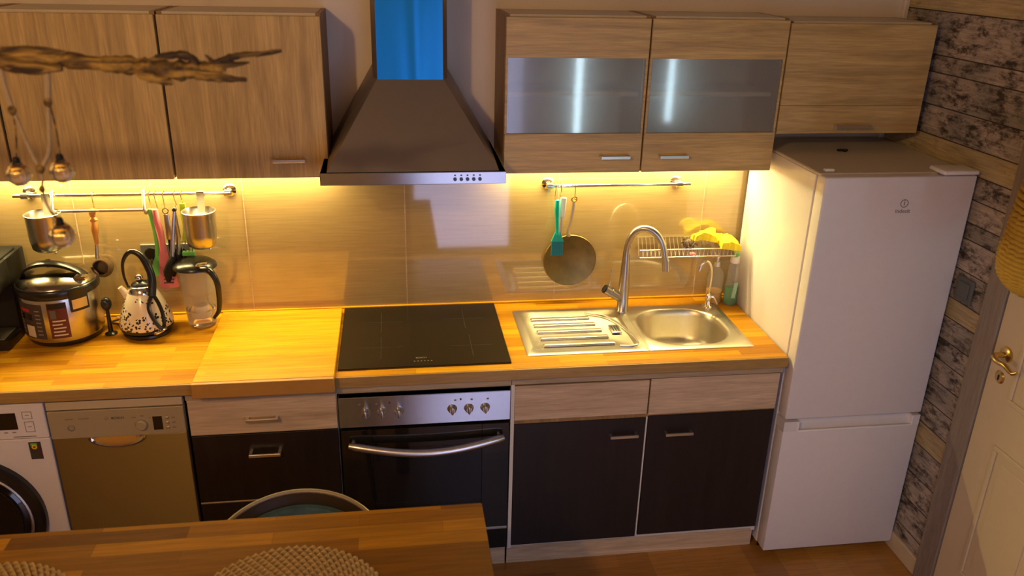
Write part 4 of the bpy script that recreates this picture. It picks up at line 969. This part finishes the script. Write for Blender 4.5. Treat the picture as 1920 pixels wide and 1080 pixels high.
part('steam_valve', B().lathe([(0, .020), (.010, .018), (.011, .004), (.015, 0)], (x-.045, y+.060, WZ+.254), seg=16), 'black', ld)
part('lid_latch', B().box(x+.085, x+.130, y-.075, y-.040, WZ+.238, WZ+.250, .004), 'chrome', ld)
def patch(cx, cy, r, a0, a1, z0, z1, n=10):
    b = B(); q = []
    for i in range(n+1):
        a = R(a0+(a1-a0)*i/n); q.append([b.bm.verts.new((cx+rr*math.cos(a), cy+rr*math.sin(a), z)) for rr, z in ((r, z0), (r, z1), (r-.001, z1), (r-.001, z0))])
    for a, c in zip(q, q[1:]):
        for k in range(4): b.bm.faces.new((a[k], a[(k+1) % 4], c[(k+1) % 4], c[k]))
    b.bm.faces.new(q[0]); b.bm.faces.new(q[-1][::-1]); return b
def cpatch(r, a0, a1, z0, z1): return patch(x, y, r, a0, a1, WZ+z0, WZ+z1)
cpn = part('control_sticker', cpatch(.1400, 213, 262, .040, .172), 'panel_dark' if 'panel_dark' in M else 'ink', t)
part('sticker_mark', cpatch(.1408, 222, 240, .140, .152), 'red', cpn)
part('sticker_mark', cpatch(.1408, 220, 244, .110, .133), 'black_glass', cpn)
part('sticker_mark', cpatch(.1408, 229, 245, .045, .088), 'pale_label', cpn)
for i in range(7):
    part('sticker_mark', cpatch(.1408, 250, 258, .055+.015*i, .060+.015*i), 'ink_soft', cpn)
    part('sticker_mark', cpatch(.1408, 216, 222, .055+.012*i, .059+.012*i), 'ink_soft', cpn)
st = part('info_sticker', cpatch(.1400, 270, 297, .042, .176), 'darkred', t)
part('sticker_mark', cpatch(.1408, 271, 296, .155, .174), 'black', st)
part('sticker_mark', cpatch(.1408, 273, 281, .118, .150), 'switch', st)
for i, (a0, a1) in enumerate(((274, 293), (274, 290), (275, 292), (274, 288), (275, 293))):
    part('sticker_mark', cpatch(.1408, a0, a1, .052+.0135*i, .057+.0135*i), 'pale_label', st)
part('latch_box', patch(x, y, .146, 302, 330, WZ+.135, WZ+.215).rot((0, 0, 0), (0, 0, 1), 0), 'black', t)
part('latch_plate', patch(x, y, .1475, 305, 327, WZ+.145, WZ+.180), 'steel_soft', t)

x, y = -.842, -.172
t = thing('tamper', (x, y, WZ), 'small black stand with round knob between the cooker and kettle', 'tamper')
part('base', B().lathe([(0, 0), (.021, 0), (.022, .004), (.016, .008), (.008, .012), (0, .012)], (x, y, WZ+.0005), seg=28), 'black', t)
part('stem', B().lathe([(.0085, .008), (.0075, .05), (.0065, .095), (.009, .10)], (x, y, WZ), seg=18), 'black', t)
part('knob', B().ball((x, y, WZ+.122), .019, 20, (1, 1, 1.35)), 'black', t)

# kettle
x, y = -.714, -.160
t = thing('kettle', (x, y, WZ), 'cream conical kettle with black flower print and looped black handle', 'kettle')
part('power_base', B().lathe([(0, 0), (.082, 0), (.086, .006), (.084, .014), (.070, .018), (0, .018)], (x, y, WZ+.0005), seg=48), 'black', t)
part('foot_ring', B().lathe([(0, .018), (.080, .018), (.092, .024), (.094, .036), (0, .036)], (x, y, WZ), seg=48), 'black', t)
kb = part('body', B().lathe([(0, .036), (.093, .036), (.095, .045), (.092, .06), (.080, .10), (.066, .135), (.054, .158), (.048, .168), (0, .168)], (x, y, WZ), seg=56), 'kettle', t, ang=50)
part('collar', B().lathe([(.050, .164), (.0485, .170), (.042, .186), (.036, .190), (0, .190)], (x, y, WZ), seg=40), 'chrome', t, ang=50)
lk = part('lid', B().lathe([(.037, .187), (.032, .196), (.014, .203), (.010, .206), (0, .206)], (x, y, WZ), seg=32), 'black', t, ang=50)
part('lid_knob', B().ball((x-.004, y, WZ+.216), .0145, 18), 'chrome', lk)
part('spout', B().tube(smooth([(x-.050, y-.006, WZ+.148), (x-.062, y-.008, WZ+.168), (x-.072, y-.010, WZ+.185)]), lerp([.018, .013, .010]), 14), 'cream', t)
hp = smooth([(x-.046, y+.000, WZ+.180), (x-.055, y+.0, WZ+.225), (x-.050, y-.002, WZ+.280), (x-.022, y-.004, WZ+.318), (x+.012, y-.008, WZ+.310), (x+.036, y-.014, WZ+.268), (x+.047, y-.022, WZ+.215), (x+.043, y-.040, WZ+.160)], 7)
part('handle', B().tube(hp, lerp([.004, .0045, .006, .009, .012, .0135, .014, .015], 7), 14), 'black', t)
loop = smooth([(x+.043, y-.040, WZ+.165), (x+.034, y-.066, WZ+.125), (x+.050, y-.084, WZ+.085), (x+.073, y-.090, WZ+.052), (x+.082, y-.075, WZ+.062), (x+.076, y-.062, WZ+.110), (x+.058, y-.048, WZ+.150), (x+.043, y-.040, WZ+.165)], 6)
part('handle', B().tube(loop, .007, 10), 'black', t)
part('gauge', B().box(-.012, .012, -.003, .003, -.030, .030, .008, 3), 'cream', t) if False else None
part('switch', B().tube(smooth([(x+.040, y-.078, WZ+.026), (x+.058, y-.090, WZ+.032), (x+.074, y-.072, WZ+.036), (x+.078, y-.058, WZ+.036)]), .006, 10), 'chrome', t)
single('power_cord', B().tube(smooth([(-.80, -.135, WZ+.004), (-.83, -.10, WZ+.005), (-.87, -.075, WZ+.005), (-.84, -.045, WZ+.006), (-.80, -.055, WZ+.02), (-.77, -.04, WZ+.05), (-.735, -.018, WZ+.14), (-.705, -.018, 1.12)], 8), .0032, 8), 'cord_black', 'dark kettle cord curling on the worktop beside the black stand', 'cord', base=(-.83, -.10, WZ))
single('power_cord', B().tube(smooth([(-.862, -.030, WZ+.005), (-.83, -.055, WZ+.013), (-.80, -.035, WZ+.008), (-.77, -.030, WZ+.006), (-.74, -.04, WZ+.006)], 8), .0028, 8), 'white_gloss', 'white cord lying on the worktop behind the black stand', 'cord', base=(-.80, -.04, WZ))

# water filter jug
x, y = -.525, -.115
t = thing('water_filter_jug', (x, y, WZ), 'clear plastic water filter jug with black lid and handle', 'jug')
pr = [(0, .002), (.044, .002), (.050, .008), (.056, .05), (.062, .12), (.067, .19), (.070, .235), (.072, .240)]
part('body', B().lathe(pr+[(max(r_-.0015, 0), h_+(.0015 if h_ < .01 else 0)) for r_, h_ in pr[::-1]], (x, y, WZ), seg=48), 'jug_clear', t, ang=60)
part('funnel', B().lathe([(.064, .236), (.060, .16), (.050, .130), (.030, .118), (.030, .085), (0, .083), (0, .085), (.028, .087), (.028, .120), (.048, .133), (.058, .16), (.062, .236)], (x, y, WZ), seg=40), 'jug_clear', t, ang=60)
part('water', B().lathe([(0, .0045), (.0415, .0045), (.0478, .010), (.0543, .055), (.0545, .070), (0, .070)], (x, y, WZ), seg=40), 'water', t, ang=60)
part('filter_cartridge', B().lathe([(0, .036), (.022, .036), (.027, .045), (.027, .082), (0, .082)], (x, y, WZ), seg=28), 'white_gloss', t)
lk = part('lid', B().lathe([(0, .268), (.030, .267), (.058, .260), (.073, .248), (.075, .238), (.070, .236), (0, .236)], (x-.004, y, WZ), seg=44, sx=1.06), 'black', t, ang=50)
part('lid_flap', B().box(x+.012, x+.050, y-.060, y-.022, WZ+.254, WZ+.264, .004, 2), 'chrome', lk)
part('handle', B().tube(smooth([(x+.028, y-.052, WZ+.246), (x+.062, y-.072, WZ+.246), (x+.084, y-.075, WZ+.205), (x+.086, y-.070, WZ+.145), (x+.078, y-.062, WZ+.085), (x+.055, y-.050, WZ+.048)], 7), lerp([.012, .012, .011, .010, .009, .006], 7), 12), 'black', t)

# ------------------------------------------------------------------ dining table, placemats, chair
TZ = .75
t = thing('dining_table', (-.55, -1.75, 0), 'butcher block dining table in the foreground, lower left', 'table')
part('tabletop', B().box(-1.60, .440, -2.02, -1.150, TZ-.036, TZ, .004, 2), 'table_wood', t)
for lx, ly in ((-1.52, -1.30), (.215, -1.30), (-1.52, -1.87), (.215, -1.87)):
    part('leg', B().box(lx-.03, lx+.03, ly-.03, ly+.03, 0, TZ-.036, .004), 'table_wood', t)
def placemat(cx, cy, r, lab):
    b = B(); n = int(r/.0135)
    for k in range(n):
        rr = r-.006-k*.0135
        if rr < .01: break
        cnt = max(6, int(2*math.pi*rr/.021))
        for i in range(cnt):
            a = 2*math.pi*(i+.5*(k % 2))/cnt; da = .0135/rr
            p0 = (cx+(rr-.003)*math.cos(a-da*.8), cy+(rr-.003)*math.sin(a-da*.8), TZ+.003)
            p1 = (cx+rr*math.cos(a), cy+rr*math.sin(a), TZ+.010)
            p2 = (cx+(rr+.004)*math.cos(a+da*.8), cy+(rr+.004)*math.sin(a+da*.8), TZ+.003)
            b.tube([p0, p1, p2], [.0022, .0058, .0022], 5)
    b.lathe([(0, .0005), (r-.004, .0005), (r-.002, .003), (0, .0045)], (cx, cy, TZ), seg=64)
    single('placemat', b, 'seagrass', lab, 'placemat', 'round braided placemats on the dining table', base=(cx, cy, TZ))
placemat(-.075, -1.548, .252, 'round braided placemat near the right end of the dining table')
placemat(-.800, -1.530, .252, 'round braided placemat at the left edge of photo')
# tub chair behind the table
t = thing('tub_chair', (-.09, -1.22, 0), 'dark tub chair with teal lining tucked behind the dining table', 'chair')
def ctub(a, r, sy=.82): return (-.085+r*math.cos(a), -1.24+r*sy*math.sin(a))
def shell(r0, r1, z0, z1fun, th, n=36, a0=-25, a1=205):
    b = B(); q = []
    for i in range(n+1):
        a = R(a0+(a1-a0)*i/n); zt = z1fun(a)
        lo_o = ctub(a, r0+th); hi_o = ctub(a, r1+th); hi_i = ctub(a, r1); lo_i = ctub(a, r0)
        q.append([b.bm.verts.new((*lo_o, z0)), b.bm.verts.new((*hi_o, zt)), b.bm.verts.new((*hi_i, zt)), b.bm.verts.new((*lo_i, z0))])
    for a_, c_ in zip(q, q[1:]):
        for k in range(4): b.bm.faces.new((a_[k], a_[(k+1) % 4], c_[(k+1) % 4], c_[k]))
    b.bm.faces.new(q[0]); b.bm.faces.new(q[-1][::-1]); return b
ztop = lambda a: .66+.085*max(0, math.sin(a))
part('backrest', shell(.20, .238, .40, ztop, .018), 'chair_dark', t, ang=60)
part('backrest_lining', shell(.180, .212, .43, lambda a: ztop(a)-.035, .020), 'cushion', t, ang=60)
part('rim', B().tube([(*ctub(R(-25+230*i/40), .248), ztop(R(-25+230*i/40))+.003) for i in range(41)], .0065, 10), 'chair_rim', t)
part('seat', B().lathe([(0, .385), (.18, .385), (.205, .40), (.205, .43), (.17, .452), (0, .456)], (-.085, -1.24, 0), seg=44, sy=.86), 'cushion', t)
for ax, ay in ((-.15, -.13), (.15, -.13), (-.14, .12), (.14, .12)):
    part('leg', B().tube([(-.085+ax, -1.24+ay, .39), (-.085+ax*1.25, -1.24+ay*1.2, 0)], [.014, .009], 12), 'black', t)

# ------------------------------------------------------------------ driftwood mobile in the foreground
BY = -1.30
def bz(px_, pz): return (px_, BY, pz)
t = thing('driftwood_branch', (-.40, BY, 2.0), 'weathered driftwood branch hanging at upper left in front of cabinets', 'branch')
rb = random.Random(11)
def gnarl(pts, rad, n=7, amp=.16, seg=14):
    P_ = smooth(pts, n); rr = lerp(rad, n)
    return P_, [r_*(1+amp*rb.uniform(-1, 1)) for r_ in rr], seg
b = B()
P_, rr, sg = gnarl([(-1.15, BY-.02, 2.04), (-.95, BY, 2.03), (-.75, BY+.01, 2.02), (-.60, BY, 2.018), (-.50, BY, 2.016), (-.44, BY+.004, 2.014), (-.38, BY, 2.008), (-.31, BY, 2.004), (-.26, BY, 1.996), (-.21, BY, 1.994), (-.165, BY, 1.996), (-.125, BY, 2.000)],
                   [.018, .022, .020, .019, .018, .015, .015, .018, .020, .020, .016, .008])
b.tube(P_, rr, 14)
for pts, rad in (([(-.30, BY-.008, 2.000), (-.27, BY-.018, 1.984), (-.235, BY-.015, 1.972), (-.24, BY-.01, 1.974)], [.014, .012, .006, .002]),
                 ([(-.20, BY-.004, 1.994), (-.16, BY-.010, 1.986), (-.12, BY-.012, 1.980), (-.082, BY-.012, 1.978)], [.016, .012, .008, .004]),
                 ([(-.19, BY+.004, 1.998), (-.15, BY+.002, 2.003), (-.12, BY, 2.018), (-.085, BY, 2.027), (-.05, BY, 2.029), (-.008, BY, 2.036)], [.014, .011, .009, .006, .006, .004]),
                 ([(-.13, BY-.004, 2.006), (-.10, BY-.004, 2.008), (-.075, BY-.004, 2.012)], [.009, .006, .002]),
                 ([(-.19, BY-.004, 2.000), (-.185, BY-.008, 2.018), (-.21, BY-.010, 2.027), (-.25, BY-.012, 2.022), (-.272, BY-.012, 2.014)], [.014, .009, .008, .007, .003]),
                 ([(-.56, BY-.006, 2.014), (-.50, BY-.016, 2.000), (-.44, BY-.014, 2.000)], [.018, .013, .006]),
                 ([(-.55, BY-.004, 2.030), (-.49, BY-.008, 2.034), (-.43, BY-.006, 2.030)], [.010, .009, .003]),
                 ([(-.148, BY, 2.01), (-.158, BY, 2.022), (-.163, BY, 2.026)], [.006, .003, .001])):
    P2, r2, sg = gnarl(pts, rad, 5); b.tube(P2, r2, 10)
part('wood', b, 'bark', t)
part('hanging_cord', B().cyl((-.95, BY, 2.03), (-.95, BY, ZC), .003, seg=8), 'rope', t)
part('hanging_cord', B().cyl((-.66, BY, 2.02), (-.66, BY, ZC), .003, seg=8), 'rope', t)
def cordp(pts, r_=.0042): return B().tube(smooth(pts, 5), r_, 8)
CY = BY-.014
t2 = thing('macrame_cord', (-.52, CY, 1.99), 'pale knotted cord draped in a V under the branch', 'cord')
part('strand', cordp([(-.556, CY, 2.000), (-.555, CY, 1.96), (-.550, CY, 1.926), (-.548, CY, 1.912)], .006), 'rope', t2)
part('strand', cordp([(-.548, CY, 1.916), (-.541, CY, 1.880), (-.530, CY, 1.830), (-.519, CY, 1.794)], .0040), 'rope', t2)
part('strand', cordp([(-.470, CY, 1.990), (-.474, CY, 1.96), (-.479, CY, 1.932)], .0065), 'rope', t2)
part('strand', cordp([(-.479, CY, 1.932), (-.486, CY, 1.880), (-.495, CY, 1.830), (-.515, CY, 1.796)], .0045), 'rope', t2)
part('strand', cordp([(-.517, CY, 1.792), (-.518, CY, 1.770), (-.522, CY, 1.750), (-.520, CY, 1.722), (-.514, CY, 1.698)], .0026), 'rope', t2)
for p in ((-.549, CY-.003, 1.916), (-.478, CY-.003, 1.932), (-.517, CY-.003, 1.794), (-.522, CY-.002, 1.750)):
    part('knot', B().ball(p, .0085 if p[2] > 1.76 else .006, 12, (1, 1, 1.2)), 'knot' if 'knot' in M else 'bark', t2)
def bulb(xb, zb, rb_, lab, cord):
    t = thing('glass_bulb', (xb, CY, zb), lab, 'ornament', 'glass bulbs hanging from the branch')
    part('cord', cordp(cord, .0022), 'bark', t)
    part('cap', B().lathe([(0, .014), (.005, .013), (.0075, .008), (.0075, 0)], (xb, CY, zb+rb_*.92), seg=18), 'black_matt', t)
    pr_ = [(.007, rb_*1.02), (.010, rb_*.95), (rb_*.62, rb_*.72), (rb_*.95, rb_*.22), (rb_, -.12*rb_), (rb_*.86, -rb_*.55), (rb_*.45, -rb_*.93), (0, -rb_*1.03)]
    part('glass', B().lathe(pr_+[(max(0, r_-.0030), h_*.86) for r_, h_ in pr_[::-1]], (xb, CY, zb), seg=32), 'bulb_glass', t, ang=80)
bulb(-.562, 1.783, .0250, 'clear glass bulb ornament, left of two bulbs at same height', [(-.549, CY, 1.912), (-.553, CY, 1.86), (-.560, CY, 1.82)])
bulb(-.476, 1.789, .0250, 'clear glass bulb ornament, right of two bulbs at same height', [(-.476, CY, 1.930), (-.473, CY, 1.88), (-.474, CY, 1.825)])
bulb(-.500, 1.648, .0275, 'clear glass bulb ornament hanging lowest, in front of the steel cup', [(-.514, CY, 1.700), (-.508, CY, 1.690), (-.502, CY, 1.682)])

# ------------------------------------------------------------------ woven straw shade by the door
BX, BYY = 2.02, -1.22
t = thing('straw_shade', (BX, BYY, 1.37), 'yellow knitted straw shade hanging in front of door, cut off at right edge', 'lampshade')
pr_ = [(.02, 1.395), (.06, 1.380), (.10, 1.392), (.128, 1.425), (.138, 1.480), (.132, 1.54), (.128, 1.60), (.120, 1.68), (.095, 1.78), (.06, 1.86), (.02, 1.90)]
b = B(); P_ = smooth([(r_, 0, z_) for r_, z_ in pr_], 8)
turns = 46; cnt = 46
for k in range(turns):
    u = k/(turns-1)*(len(P_)-1); i0 = int(min(u, len(P_)-2)); p = P_[i0].lerp(P_[i0+1], u-i0)
    b.tube([(BX+(p.x+.003*math.sin(i*math.pi/1.0+k))*math.cos(2*math.pi*i/cnt), BYY+(p.x+.003*math.sin(i*math.pi+k))*math.sin(2*math.pi*i/cnt), p.z+.003*(i % 2)) for i in range(cnt)], .0075, 6, closed=True)
part('shade', b, 'straw', t, ang=80)
part('hanging_cord', B().cyl((BX, BYY, 1.89), (BX, BYY, ZC), .003, seg=8), 'rope', t)
